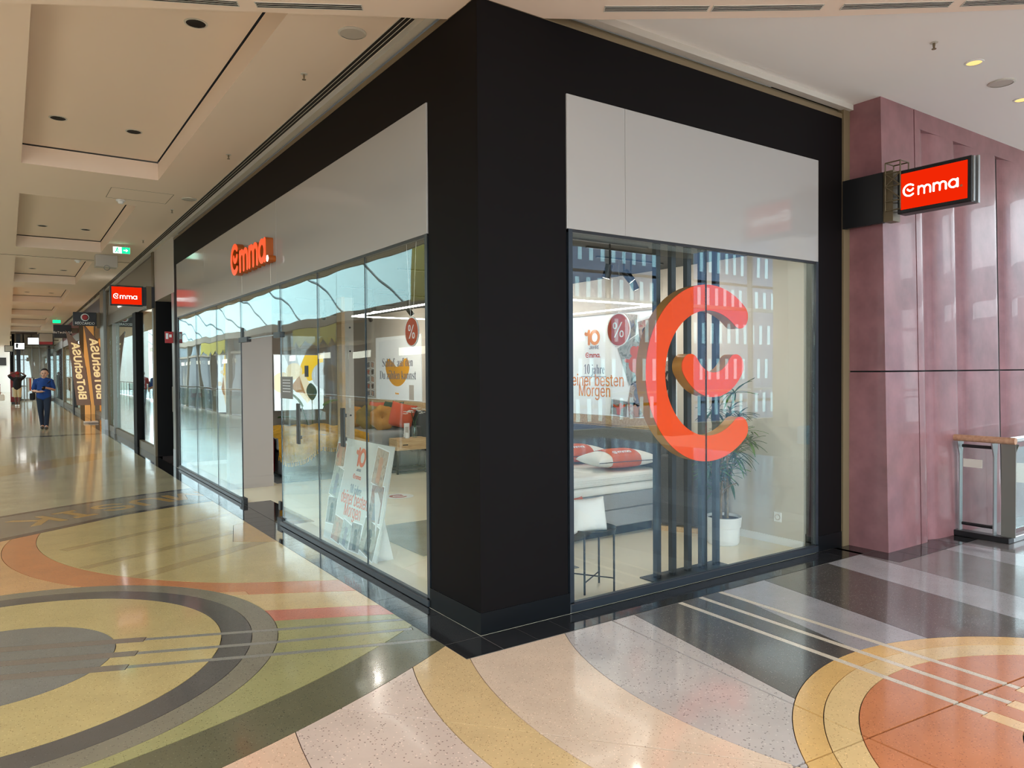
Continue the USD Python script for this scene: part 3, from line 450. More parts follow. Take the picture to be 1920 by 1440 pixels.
def pillow_mesh(L, W, H, n=26, seed=0):
    u, v = np.meshgrid(np.linspace(-1, 1, n), np.linspace(-1, 1, n)); prof = ((1-u**2)*(1-v**2)).clip(0)**.42
    pin = 1-.10*(1-np.abs(u))*0; x = u*L/2*(1-.10*(1-u**2)*0-.10*(1-np.abs(v))**2*np.abs(u)*0); y = v*W/2
    x = u*L/2*(.93+.07*v**2); y = v*W/2*(.93+.07*u**2); wv = .05*np.sin(5*u+seed)*np.cos(4*v+seed)*prof
    top = np.stack([x, y, H*(.56*prof+.1*wv)], -1).reshape(-1, 3); bot = np.stack([x, y, -H*.44*prof], -1).reshape(-1, 3); f = []
    for i in range(n-1):
        for k in range(n-1):
            a = i*n+k; b = a+1; c = a+n+1; d = a+n; f += [(a, b, c), (a, c, d)]
    F_ = np.array(f); m = trimesh.Trimesh(np.vstack([top, bot]), np.vstack([F_, F_[:, ::-1]+n*n])); m.merge_vertices(); return m
def place(m, loc, rx=0, ry=0, rz=0):
    T = trimesh.transformations.euler_matrix(math.radians(rx), math.radians(ry), math.radians(rz), 'sxyz'); T[:3, 3] = loc; m = m.copy(); m.apply_transform(T); return m
def band_pillow(label, loc, rz):
    t = thing('pillow', label, 'pillow', (loc[0], loc[1], loc[2]-.08), 'white pillows with an orange band'); m = pillow_mesh(.78, .46, .19)
    add('cover', place(m, loc, rz=rz), 'whitefab', t, True)
    v = m.vertices; b = trimesh.Trimesh(v*np.array([1, 1.012, 1.05]), m.faces, process=False); b = b.slice_plane([-.21, 0, 0], [1, 0, 0]).slice_plane([.14, 0, 0], [-1, 0, 0]); p = add('sleeve', place(b, loc, rz=rz), 'orangefab', t, True)
    Gs, _ = word_mesh(.26, .002, .2); ms = []
    for g in Gs:
        g = g.copy(); vv = g.vertices.copy(); X = vv[:, 0]-.16; Y = vv[:, 1]-.13; prof = lambda u, w: ((1-u**2)*(1-w**2)).clip(0)**.42
        g = g.subdivide_to_size(.02); vv = g.vertices.copy(); X = vv[:, 0]-.165; Y = vv[:, 1]-.17; g.vertices = np.c_[X, Y, .19*.56*1.06*prof(X/.39, Y/.23)+.004+vv[:, 2]]; ms.append(g)
    add('printed_word', place(cat(ms), loc, rz=rz), 'white', p)
    add('seam', place(tube([(x, -.2325*(.93+.07*(x/.39)**2), .0) for x in np.linspace(-.38, .38, 14)], .004, 5), loc, rz=rz), 'darkfab', t)
band_pillow('white pillow with an orange printed sleeve, nearest on the white mattress', (2.80, 1.78, .725), -8); band_pillow('white pillow with orange sleeve, farther back beside the window frame', (2.72, 2.42, .725), -8)
# bed side table with a cushion
t = thing('tray_table', 'small round black tray table with thin legs behind the right window', 'side table', (1.2, .33, 0))
add('tray', lathe([(0, .435), (.175, .435), (.185, .47), (.18, .472), (.168, .442), (0, .442)], (1.2, .34, 0), 36), 'blackmetal', t, 40)
for k in range(4):
    a = math.radians(45+90*k-14); q = (1.2+.172*math.cos(a), .34+.172*math.sin(a)); add('leg', cyl((*q, .001), (*q, .45), .0075, 8), 'blackmetal', t)
for k in (0, 1):
    a = math.radians(45+90*k-14); add('brace', cyl((1.2+.172*math.cos(a), .34+.172*math.sin(a), .09+.012*k), (1.2-.172*math.cos(a), .34-.172*math.sin(a), .09+.012*k), .005, 8), 'blackmetal', t)
single('cushion', place(pillow_mesh(.34, .26, .13), (1.14, .33, .565), 78, 0, -8), 'whitefab', 'small pale cushion standing on the black tray table', 'cushion', smooth=True, loc=(1.14, .33, .443))
single('cushion', place(pillow_mesh(.2, .17, .1), (1.11, .43, .60), 80, 0, 10), 'orangefab', 'small red-orange cushion behind the pale one on the tray table', 'cushion', smooth=True, loc=(1.11, .43, .45))
# slanted grey headboard panel leaning behind the posts
t = thing('headboard_panel', 'dark grey upholstered headboard panel with a wooden foot, leaning behind the posts', 'headboard', (3.25, 1.25, 0))
hp = rounded(-.3, .3, -.04, .04, .06, .78, .03); hp = place(hp, (3.27, 1.23, 0), rx=0, rz=-62); add('panel', hp, 'darkfab', t, 40); add('foot_rail', place(bx(-.3, .3, -.05, .03, .001, .05), (3.27, 1.23, 0), rz=-62), 'lightwood', t)
# the plant in its pot
t = thing('potted_plant', 'tall bamboo-like plant with narrow leaves in a white pot', 'plant', (3.16, .72, 0)); px, py = 3.16, .72
add('pot', lathe([(0, .001), (.135, .001), (.148, .02), (.15, .16), (.16, .165), (.17, .26), (.164, .262), (.155, .23), (0, .23)], (px, py, 0), 40), 'potwhite', t, 40); add('soil', lathe([(0, .243), (.154, .236), (.154, .23), (0, .23)], (px, py, 0), 24), 'soil', t)
def leaf_mesh(L, W, bend=.5, n=6):
    s = np.linspace(0, 1, n); w = W*np.sin(np.pi*np.clip(s*.93+.05, 0, 1))**.8; z = -bend*L*s**2; x = L*(s-.12*bend*s**2)
    v = np.vstack([np.c_[x, w/2, z+.15*W], np.c_[x, np.zeros(n), z], np.c_[x, -w/2, z+.15*W]]); f = []
    for i in range(n-1):
        for r_o in (0, n): f += [(r_o+i, r_o+n+i, r_o+n+i+1), (r_o+i, r_o+n+i+1, r_o+i+1)]
    return trimesh.Trimesh(v, f, process=False)
rp = random.Random(11)
heads = []
for k, (dx, dy, h, lx, ly) in enumerate(((-.05, .02, 1.42, .16, -.06), (.02, -.03, 1.15, .02, .02), (.07, .03, 1.02, .26, -.02), (-.02, .06, .80, -.12, .0), (.04, .0, 1.25, -.08, .08), (-.06, -.02, .62, -.1, -.1))):
    pts = [(px+dx+lx*s**2, py+dy+ly*s**2, .235+(h-.235)*s) for s in np.linspace(0, 1, 8)]; add('cane', tube(pts, np.linspace(.014, .007, 8), 7), 'cane', t, True)
    heads += [(pts[-1], 15)]+[((pts[i][0], pts[i][1], pts[i][2]), 7) for i in (3, 4, 5, 6)]
    for i in (4, 5):
        q = np.array(pts[i])+np.array((rp.uniform(.02, .24), rp.uniform(-.12, .06), rp.uniform(.03, .16))); add('twig', tube([pts[i], (np.array(pts[i])+q)/2+[0, 0, .02], q], .005, 5), 'cane', t, True); heads.append((q, 11))
nl = 0
for (c, n) in heads:
    for i in range(n):
        if nl > 285: break
        m = leaf_mesh(rp.uniform(.14, .25), rp.uniform(.022, .034), rp.uniform(.2, .8)); c2 = np.array(c)
        if c2[0] > 3.42: c2[0] = 3.42
        m = place(m, c2, 0, rp.uniform(-65, 20), rp.uniform(0, 360)); m.vertices[:, 0] = np.minimum(m.vertices[:, 0], 3.535)
        add('leaf', m, 'leafbright' if rp.random() < .3 else 'leaf', t, True); nl += 1
t = thing('wall_socket', 'white wall socket low on the beige wall right of the plant', 'socket', (3.548, .40, .21)); add('plate', cbx(3.541, 3.5495, .36, .44, .21, .30, .002), 'white', t); add('socket_cup', on(lathe([(.02, 0), (.03, .003), (.03, 0)], n=20), (3.541, .40, .255), *FX), 'wallgrey', t)
# wall prints on the east wall
XW = 3.549
def photo(t, y, z, w, h, ang, k, x=XW, dy=0):
    """A small tilted print: white border, picture, a simple figure."""
    r = random.Random(k); T = lambda m, e: on(place(m, (0, 0, 0), rz=ang), (x-e, y, z), *FX)
    p = add('photo_print', T(bx(-w/2, w/2, -h/2, h/2, 0, .004), .004+.001*(k % 3)), 'white', t); e = .006+.001*(k % 3)
    add('picture', T(bx(-w/2+.012, w/2-.012, -h/2+.012, h/2-.012, .002, .005), e-.002), PIC[k % len(PIC)], p)
    fig = unary_union([Point(r.uniform(-.05, .05)*w/.4, h*.18).buffer(h*.12, 6), Point(0, -h*.1).buffer(h*.2, 5), sbox(-w*.1, -h*.42, w*.12, -h*.05), LineString([(-w*.3, h*.1), (0, -h*.05), (w*.3, h*.2)]).buffer(w*.05)]).intersection(sbox(-w/2+.02, -h/2+.02, w/2-.02, h/2-.02))
    add('figure', T(ext(fig, .005, .0065), e-.002), ('inkgrey', 'blackcloth', 'inkred', 'skin')[k % 4], p)
t = thing('wall_graphic', 'large white wall graphic with an orange number 10 and a photo collage', 'poster', (3.54, 3.0, 1.1)); add('board', bx(3.536, 3.5495, 1.66, 4.35, 1.10, 2.313), 'posterwhite', t); XG = 3.5355
def lab(t, m, y, z, mt, name='lettering', x=XG, fr=FX): return add(name, on(m, (x, y, z), *fr), mt, t)
def ten(s, t, y, z, mt, x=XG, fr=FX):
    one = unary_union([LineString([(.42, .1), (.42, .9)]).buffer(.11), LineString(arc(.2, .95, .22, 235, 355, 12)).buffer(.11)]); zero = LineString(arc(1.0, .5, .4, 0, 360)).buffer(.11)
    return add('number', on(ext(affinity.scale(unary_union([one, zero]), s, s, origin=(0, 0)), 0, .003), (x, y, z), *fr), mt, t)
ten(.185, t, 3.17, 1.955, 'inkorange'); lab(t, tmesh('JAHRE', .042, centre=True), 3.0, 1.905, 'inkgrey'); word_on(t, (XG, 3.16, 1.80), (0, -1, 0), (0, 0, 1), .31, 'inkred', w=.22)
lab(t, tmesh('10 jahre', .125, serif=True, sx=.62, thin=1.6, centre=True), 3.0, 1.60, 'inkgrey'); lab(t, bx(-.25, .22, 0, .008, 0, .002), 3.0, 1.563, 'inkgrey', 'underline')
lab(t, tmesh('deiner besten', .145, sx=.83, centre=True), 3.0, 1.455, 'inkorange'); lab(t, tmesh('Morgen', .145, sx=.83, centre=True), 3.0, 1.325, 'inkorange')
for k, (y, z, w, h, a) in enumerate(((2.42, 2.1, .34, .42, -8), (2.06, 2.0, .30, .46, 10), (2.30, 1.76, .40, .50, 24), (1.86, 1.98, .26, .4, -6), (2.2, 1.42, .34, .42, -14), (1.85, 1.52, .28, .44, 8), (2.55, 1.2, .3, .2, -6), (2.26, 1.19, .28, .2, 6), (1.84, 1.19, .24, .2, 0), (3.62, 2.1, .34, .4, 8), (3.86, 1.75, .36, .46, -14), (3.7, 1.35, .34, .4, 10), (4.1, 1.4, .34, .44, -6))): photo(t, y, z, w, h, a, k, XG)
t = thing('wall_panel', 'low oak wall panel under the white wall graphic', 'panel', (3.53, 3.0, .82)); add('board', bx(3.522, 3.5495, 1.66, 4.4, .99, 1.095), 'lightwood', t); add('board', bx(3.526, 3.5495, 1.66, 4.4, .84, .985), 'lightwood', t)
t = thing('poster', 'white poster with a yellow smile reading Schlaf, auf den Du zählen kannst', 'poster', (3.545, 8.53, 1.12)); add('board', bx(3.536, 3.5495, 7.57, 9.48, 1.12, 2.30), 'posterwhite', t)
add('smile', on(ext(LineString(arc(0, .22, .40, 208, 332)).buffer(.15).union(LineString(arc(0, .2, .33, 225, 315)).buffer(.16)), 0, .001), (XG+.0005, 8.53, 1.70), *FX), 'sunyellow', t)
lab(t, fitw(tmesh('Schlaf, auf den', .17, serif=True, sx=.62, thin=1.2, centre=True), 1.28), 8.53, 1.735, 'inkgrey', x=XG-.002); lab(t, fitw(tmesh('Du zahlen kannst', .17, serif=True, sx=.62, thin=1.2, centre=True), 1.52), 8.53, 1.50, 'inkgrey', x=XG-.002); lab(t, cat(bx(-.345, -.32, 0, .022, 0, .003), bx(-.30, -.275, 0, .022, 0, .003)), 8.53, 1.645, 'inkgrey', 'umlaut', x=XG-.002)
word_on(t, (XG, 8.62, 1.22), (0, -1, 0), (0, 0, 1), .18, 'sunyellow'); lab(t, bx(-.09, .09, 0, .27, 0, .004), 7.95, 1.13, 'wallgrey', 'info_card')
t = thing('photo_board', 'narrow white pinboard of small photos left of the smile poster', 'pinboard', (3.545, 9.74, 1.14)); add('board', bx(3.540, 3.5495, 9.52, 9.965, 1.14, 1.91), 'wallwarm', t)
for k in range(10): photo(t, 9.63+.2*(k % 2), 1.22+.14*(k//2), .16, .13, (-9, 7, 4, -5)[k % 4], k+3, 3.539)
t = thing('wall_panel', 'pale oak headboard panel below the smile poster', 'panel', (3.53, 8.6, .75)); add('board', bx(3.50, 3.5495, 7.4, 9.9, .75, 1.10), 'lightwood', t)
# lit pictures on the back wall
def lightbox(label, x0, x1, z0, z1):
    t = thing('light_box', label, 'light box', ((x0+x1)/2, 9.97, z0), 'lit pictures on the back wall'); w, h = x1-x0, z1-z0; o = (x0, 9.96, z0); R0 = sbox(.012, .012, w-.012, h-.012)
    add('frame', bx(x0, x1, 9.962, 9.999, z0, z1), 'silver', t); L_ = lambda g, e, m, n: add(n, on(ext(g.intersection(R0), e, e+.001), o, *FY), m, t)
    L_(R0, 0, 'litwhite', 'lit_print'); L_(Polygon([(.62*w, h), (.46*w, .66*h), (.7*w, .52*h), (w, .62*h), (w, h)]), .001, 'lityellow', 'yellow_field'); L_(Point(w*1.02, .62*h).buffer(.27*w), .002, 'litgrey', 'pale_round'); L_(Point(.4*w, .7*h).buffer(.16*w), .002, 'litcream', 'egg'); L_(Point(.17*w, .5*h).buffer(.2*w), .0015, 'litcream', 'egg')
    L_(Polygon([(.32*w, .42*h), (.5*w, .62*h), (.62*w, .3*h), (.45*w, .32*h)]), .003, 'litbrown', 'shell'); L_(Polygon([(.42*w, .6*h), (.6*w, .66*h), (.8*w, .3*h), (.66*w, .12*h), (.5*w, .3*h)]), .0025, 'litcream', 'fold'); L_(Polygon([(.2*w, h), (.45*w, h), (.5*w, .8*h), (.3*w, .78*h)]), .0012, 'litgrey', 'shade')
lightbox('large lit picture of pale eggs and yellow on the back wall', 1.69, 2.66, .915, 1.98); lightbox('second lit yellow and white picture, seen left of the grey partition', .69, .90, .92, 1.97)
t = thing('thermostat', 'small white thermostat on the back wall beside the wooden post', 'thermostat', (2.99, 9.99, 2.02)); add('case', cbx(2.95, 3.03, 9.975, 9.9995, 2.02, 2.115, .003), 'white', t); add('display', bx(2.98, 3.0, 9.973, 9.976, 2.05, 2.09), 'blackmetal', t)
# bed with the mustard throw
t = thing('bed', 'grey bed dressed with cushions at the back of the shop', 'bed', (2.2, 8.1, 0)); add('base', rounded(1.02, 3.3, 7.24, 9.1, .06, .42, .04), 'darkfab', t, 40); add('mattress', rounded(1.0, 3.3, 7.22, 9.1, .42, .66, .07), 'greyfab', t, 40); add('headboard', rounded(3.3, 3.46, 7.2, 9.15, .06, .98, .05), 'darkfab', t, 40)
for x, y in ((1.12, 7.34), (3.1, 7.34), (1.12, 9.0), (3.1, 9.0)): add('leg', cyl((x, y, .0062), (x, y, .08), .03, 12), 'blackmetal', t)
def throw():
    n, mm = 60, 46; U, V = np.meshgrid(np.linspace(0, 1, n), np.linspace(0, 1, mm)); x = .93+1.45*U; s = V*2.5; top = .685
    y = np.where(s < .42, 7.195, 7.195+(s-.42)); hang = .19+.22*np.exp(-((x-1.2)/.28)**2); z = np.where(s < .42, top-hang*(1-s/.42), top); edge = np.clip((x-.97)/.0001, 0, 1)
    z = z+.018*np.sin(17*x+3*s)+.015*np.cos(9*y); y = y-.025*np.sin(22*x)*np.clip((.42-s)/.3, 0, 1); hem = .04*np.sin(9*U+1)+.03*np.sin(23*U); z = np.where(s < .42, top-(top-z)*(1+hem*.9), z)
    x = np.where(U < .06, x-.0, x); z = np.where(U < .05, z-.0, z); v = np.stack([x, y, z], -1).reshape(-1, 3); f = []
    for i in range(mm-1):
        for k in range(n-1): a = i*n+k; f += [(a, a+1, a+n+1), (a, a+n+1, a+n)]
    m = trimesh.Trimesh(v, f, process=False); m2 = m.copy(); m2.vertices = m.vertices+[0, 0, -.008]; m2.invert(); return cat(m, m2), v
tm, tv = throw(); t = thing('throw_blanket', 'mustard yellow fringed throw draped over the foot of the grey bed', 'blanket', (1.6, 7.9, .3)); add('cloth', tm, 'mustard', t, True)
low = tv[:60]; add('fringe', cat([cyl(p, p+np.array([rp.uniform(-.01, .01), -.004, -.07]), .006, 5) for p in low[::1]]), 'mustard', t)
def tuft(label, loc, m, R=.22, rz=0):
    n = 28; a = np.linspace(0, 2*np.pi, n, endpoint=False); vs = []
    for th in np.linspace(0, np.pi, 16):
        for q in a:
            r = R*math.sin(th)**.7*(1+.06*math.cos(7*q)); d = .09*math.cos(th); d *= (1-.85*math.exp(-(r/R/.28)**2)); vs.append((r*math.cos(q), r*math.sin(q), d))
    f = [];
    for i in range(15):
        for k in range(n): k2 = (k+1) % n; f += [(i*n+k, (i+1)*n+k, (i+1)*n+k2), (i*n+k, (i+1)*n+k2, i*n+k2)]
    mm_ = place(trimesh.Trimesh(vs, f, process=False), loc, 72, 0, rz); th = thing('round_cushion', label, 'cushion', (loc[0], loc[1], loc[2]-.2), 'cushions on the grey bed'); add('cover', mm_, m, th, True)
    add('button', place(lathe([(0, .03), (.018, .025), (.02, .01), (0, .005)], n=14), loc, 72, 0, rz), m, th, True)
tuft('round mustard velvet cushion with a centre button, right one', (2.82, 7.62, .86), 'mustardvelvet', rz=-35); tuft('round olive-gold velvet cushion left of the mustard one', (2.72, 7.98, .86), 'olivevelvet', rz=-35); tuft('round brown-gold cushion at the far end of the row', (2.62, 8.4, .85), 'mustardvelvet', .2, -35)
single('cushion', place(pillow_mesh(.44, .44, .2), (3.08, 7.42, .90), 70, 12, -40), 'rust', 'rust-red square cushion propped on the grey bed', 'cushion', 'cushions on the grey bed', smooth=True, loc=(3.08, 7.44, .66))
single('cushion', place(pillow_mesh(.46, .46, .2), (3.12, 7.9, .9), 72, 0, -70), 'greenfab', 'dark green cushion behind the round cushions', 'cushion', 'cushions on the grey bed', smooth=True, loc=(3.12, 7.9, .66)); single('cushion', place(pillow_mesh(.46, .46, .2), (3.1, 8.5, .88), 72, 0, -70), 'rust', 'brownish red cushion at the far side of the bed', 'cushion', 'cushions on the grey bed', smooth=True, loc=(3.1, 8.5, .66))
single('folded_blanket', rounded(3.12, 3.3, 7.1, 7.22, .3, .74, .04), 'darkfab', 'dark grey blanket hanging over the bed side by the orchid', 'blanket', smooth=40)
# bedside crate table
t = thing('bedside_table', 'oak drawer box on a black metal frame beside the grey bed', 'side table', (2.95, 6.95, 0)); add('box', cbx(2.68, 3.24, 6.78, 7.08, .38, .565, .006), 'lightwood', t); add('drawer_front', cbx(2.70, 2.94, 6.772, 6.782, .395, .55, .003), 'lightwood', t); add('grip', bx(2.78, 2.87, 6.768, 6.774, .46, .475), 'blackmetal', t)
for x in (2.70, 3.2):
    for y in (6.80, 7.04): add('leg', bx(x-.014, x+.014, y-.014, y+.014, .001, .38), 'blackmetal', t)
add('shelf', cat(bx(2.68, 3.24, 6.78, 7.06, .06, .085)), 'blackmetal', t)
t = thing('orchid', 'white orchid in a tall glass vase on the oak drawer box', 'flower', (3.05, 6.95, .566)); add('vase', lathe([(.0, .567), (.04, .567), (.045, .66), (.03, .74), (.026, .74), (.036, .66), (.0, .575)], (3.08, 6.95, 0), 20), 'glass_rail', t, 40)
add('stem', tube([(3.08, 6.95, .58), (3.07, 6.95, .8), (3.02, 6.94, .98), (2.93, 6.93, 1.0)], .006, 6), 'leaf', t); add('stem', tube([(3.08, 6.95, .58), (3.1, 6.95, .82), (3.16, 6.95, .98), (3.22, 6.94, .96)], .006, 6), 'leaf', t)
for k in range(16):
    s = k/15; c = np.array((2.9+.34*s, 6.93+rp.uniform(-.04, .04), .98+.04*math.sin(3*s)+rp.uniform(-.06, .03)))
    add('blossom', cat([place(leaf_mesh(.045, .04, .2, 5), c, rp.uniform(-30, 30), -15, 72*j+20*k) for j in range(5)]), 'petal', t)
t = thing('mug', 'white mug on the oak drawer box', 'mug', (2.9, 6.86, .566)); add('cup', lathe([(0, .567), (.036, .567), (.04, .655), (.036, .655), (.032, .575), (0, .575)], (2.9, 6.86, 0), 24), 'white', t, 40); add('handle', tube([(2.862, 6.86, .64), (2.84, 6.86, .63), (2.84, 6.86, .59), (2.864, 6.86, .585)], .005, 6), 'white', t)
t = thing('card_holder', 'upright white info card in a holder behind the mug', 'card', (2.98, 6.98, .566)); add('card', bx(2.91, 3.01, 6.99, 6.994, .567, .80), 'white', t); add('print', bx(2.93, 2.99, 6.988, 6.9899, .62, .74), 'wallgrey', t); add('base', bx(2.91, 3.01, 6.97, 7.01, .5655, .575), 'wallgrey', t)
# strelitzia
t = thing('strelitzia_plant', 'big-leaved green plant in a grey pot behind the bed', 'plant', (2.22, 9.4, 0)); add('pot', lathe([(0, .0062), (.15, .0062), (.19, .38), (.18, .38), (.16, .34), (0, .34)], (2.22, 9.4, 0), 24), 'wallgrey', t, 40)
for ang, h, out, L, tilt in ((170, .78, .28, .34, -20), (150, 1.0, .2, .36, -62), (80, 1.12, .1, .36, -75), (20, 1.0, .26, .36, -30), (200, .6, .2, .3, 10), (330, .62, .2, .26, 10)):
    a = math.radians(ang); e = (2.22+out*math.cos(a), 9.4+out*.4*math.sin(a), h); add('stalk', tube([(2.22, 9.4, .34), ((2.22+e[0])/2, 9.4, h*.7), e], [.014, .011, .007], 7), 'leaf', t, True); add('leaf', place(leaf_mesh(L, .19, .25, 9), e, 0, tilt, ang), 'leafbright' if ang in (150, 20) else 'leaf', t, True)
# wooden post
t = thing('wooden_post', 'square wooden post with a pale grey side in the middle of the shop', 'post', (1.75, 6.56, 0)); add('core', cbx(1.66, 1.84, 6.46, 6.64, .001, 2.748, .004), 'wallgrey', t); add('cladding', bx(1.650, 1.659, 6.45, 6.645, .001, 2.748), 'postwood', t); add('cladding', bx(1.659, 1.70, 6.45, 6.459, .001, 2.748), 'postwood', t)
for z in (2.3, 1.95, 1.0): add('bolt', cyl((1.78, 6.46, z), (1.78, 6.45, z), .014, 12), 'blackmetal', t)
# the leaning show card
t = thing('placard', 'white easel placard with photos, reading 10 Jahre, standing behind the left glass', 'placard', (.22, 2.5, 0)); sl = math.atan2(.175, .96); uy = np.array((math.sin(sl), 0, math.cos(sl))); ux = np.array((0, -1.0, 0)); O = np.array((.157, 3.20, .012))
add('board', on(bx(0, 1.27, 0, 1.0, -.012, 0), O, ux, uy), 'placard', t); sub = lambda m, u, v, mt, name='lettering', p=None: add(name, on(m, O+ux*u+uy*v+np.cross(ux, uy)*.0005, ux, uy), mt, p or t)
ten_s = .15; add('number', on(ext(affinity.scale(unary_union([LineString([(.42, .1), (.42, .9)]).buffer(.11), LineString(arc(.2, .95, .22, 235, 355, 12)).buffer(.11), LineString(arc(1.0, .5, .4, 0, 360)).buffer(.11)]), ten_s, ten_s*1.15, origin=(0, 0)), 0, .002), O+ux*.5+uy*.76, ux, uy), 'inkred', t)
sub(tmesh('JAHRE', .025, centre=True), .61, .715, 'inkgrey'); Gs, _ = word_mesh(.22, .002, .22)
for g in Gs: sub(g, .5, .64, 'inkred', 'letter')
sub(tmesh('10 jahre', .09, serif=True, sx=.6, thin=1.5, centre=True), .61, .50, 'inkgrey'); sub(fitw(tmesh('deiner besten', .12, sx=.78, centre=True), .62), .61, .395, 'inkred'); sub(fitw(tmesh('Morgen', .12, sx=.78, centre=True), .38), .61, .285, 'inkred')
for k, (u, v, w, h, a) in enumerate(((.12, .83, .2, .22, 3), (.12, .56, .22, .28, -8), (.11, .28, .2, .24, 4), (1.06, .8, .22, .30, -6), (1.09, .48, .22, .30, 2), (1.06, .17, .28, .28, -10), (.32, .13, .2, .22, -5), (.54, .12, .2, .22, -9), (.77, .13, .2, .24, 2))):
    w, h = w*1.2, h*1.12; pm = add('photo_print', on(place(bx(-w/2, w/2, -h/2, h/2, 0, .003), (0, 0, 0), rz=a), O+ux*u+uy*v, ux, uy), 'white', t); add('picture', on(place(bx(-w/2+.01, w/2-.01, -h/2+.01, h/2-.01, .003, .004), (0, 0, 0), rz=a), O+ux*u+uy*v, ux, uy), PIC[(k+1) % 6], pm)
    add('figure', on(place(ext(unary_union([Point(0, h*.15).buffer(h*.13, 6), sbox(-w*.14, -h*.42, w*.16, h*.04)]), .004, .005), (0, 0, 0), rz=a), O+ux*u+uy*v, ux, uy), ('skin', 'inkgrey', 'blackcloth')[k % 3], pm)
add('easel_leg', on(Polygon([(0, 0), (.16, 0), (.02, .5), (0, .5)]) and ext(Polygon([(0, 0), (.17, 0), (.03, .6), (0, .6)]), 0, .006), (.19, 2.02, .002), (1, 0, 0), (0, 0, 1)), 'white', t)
single('rug', bx(.62, 1.44, 1.95, 3.33, .0005, .008), 'rug', 'mottled grey rug on the shop floor behind the placard', 'rug', smooth=False); single('rug', bx(.85, 3.4, 7.0, 9.9, .0005, .006), 'darkrug', 'dark grey rug under the grey bed', 'rug'); single('rug', bx(.95, 1.5, .85, 1.5, .0005, .006), 'darkrug', 'grey rug corner at the foot of the box spring bed', 'rug')
t = thing('floor_sticker', 'round white floor sticker with a red emblem', 'sticker', (1.82, 4.95, .001)); add('disc', lathe([(0, .0015), (.2, .0015), (.2, .0005), (0, .0005)], (1.82, 4.95, 0), 32), 'white', t); add('emblem', ext(affinity.translate(unary_union([LineString(arc(0, 0, .1, 50, 310)).buffer(.022), LineString(arc(.01, .04, .055, 210, 330)).buffer(.02)]), 1.82, 4.95), .0016, .0024), 'redplate', t)
# hanging percent disc
t = thing('percent_sign', 'hanging round orange-brown disc with a white percent sign behind the left glass', 'sign', (.06, 1.02, 1.83)); add('disc', on(lathe([(0, 0), (.107, 0), (.107, .006), (0, .006)], n=40), (.06, 1.02, 1.94), *FX), 'rust', t); add('rim', on(lathe([(.102, -.001), (.11, -.001), (.11, .007), (.102, .007)], n=40), (.06, 1.02, 1.94), *FX), 'white', t)
pm = tmesh('%', .10, .002, centre=True); add('symbol', on(pm, (.0535, 1.02, 1.89), *FX), 'white', t); pm2 = pm.copy(); add('symbol', on(pm2, (.0605, 1.02, 1.89), (0, 1, 0), (0, 0, 1)), 'white', t); add('cord', cat(cyl((.058, 1.04, 2.04), (.058, 1.1, 2.61), .0015, 5), cyl((.058, 1.0, 2.04), (.058, .94, 2.61), .0015, 5)), 'white', t)
t = thing('percent_sign', 'hanging round disc with a percent sign before the white wall graphic', 'sign', (2.65, 1.6, 1.9)); yy = 1.6; QX = (2.65, yy, 2.05); add('disc', on(lathe([(0, 0), (.165, 0), (.165, .006), (0, .006)], n=40), QX, *FX), 'rust', t); add('rim', on(lathe([(.158, -.001), (.168, -.001), (.168, .007), (.158, .007)], n=40), QX, *FX), 'white', t); add('symbol', on(tmesh('%', .15, .002, centre=True), (2.6425, yy, 1.975), *FX), 'white', t); add('cord', cyl((2.653, yy, 2.21), (2.653, yy, 2.748), .0015, 5), 'white', t)
single('suitcase', rounded(.87, .97, 7.5, 7.9, .10, .64, .03), 'redmetal', 'red hard-shell case standing by the bed foot', 'case', smooth=40, loc=(.92, 7.7, .1))
# lights of the shop
t = thing('line_light', 'thin white line light hung as a rectangle under the shop ceiling', 'lamp', (2.3, 3.3, 2.33)); LZ = 2.335
for n_, m in (('tube', bx(1.18, 3.4, 1.79, 1.81, LZ, LZ+.018)), ('tube', bx(1.18, 3.4, 4.9, 4.92, LZ, LZ+.018)), ('tube', bx(1.18, 1.2, 1.81, 4.9, LZ, LZ+.018)), ('tube', bx(3.38, 3.4, 1.81, 4.9, LZ, LZ+.018))): add(n_, m, 'ledglow', t)
for x in (1.19, 3.39):
    for y in (1.8, 4.91): add('cord', cyl((x, y, LZ+.018), (x, y, 2.75), .002, 5), 'blackmetal', t)
add('transom', bx(1.2, 3.38, 3.3, 3.31, LZ+.004, LZ+.016), 'blackmetal', t)
SPOTS = [((2.75, 1.53), (3.5, 1.45, 1.3), 'spot lamp nearest the big letter', 1.5), ((2.3, 1.15), (3.5, .45, .8), 'spot lamp left of the potted plant'), ((2.6, 3.4), (3.5, 3.2, 1.7), 'spot lamp before the wall graphic', 1.6), ((1.5, 3.3), (1.8, 3.6, 0), 'spot lamp above the grey rug'), ((1.6, 5.2), (1.8, 5.0, 0), 'spot lamp over the floor sticker'), ((2.5, 7.4), (3.4, 8.5, 1.6), 'spot lamp in front of the smile poster', 3.5), ((1.6, 7.0), (1.7, 8.2, .6), 'spot lamp above the mustard throw'), ((1.9, .9), (1.7, 1.6, .4), 'spot lamp above the white mattress'), ((2.4, 5.8), (3.5, 5.8, 1.2), 'spot lamp between the post and the wall')]
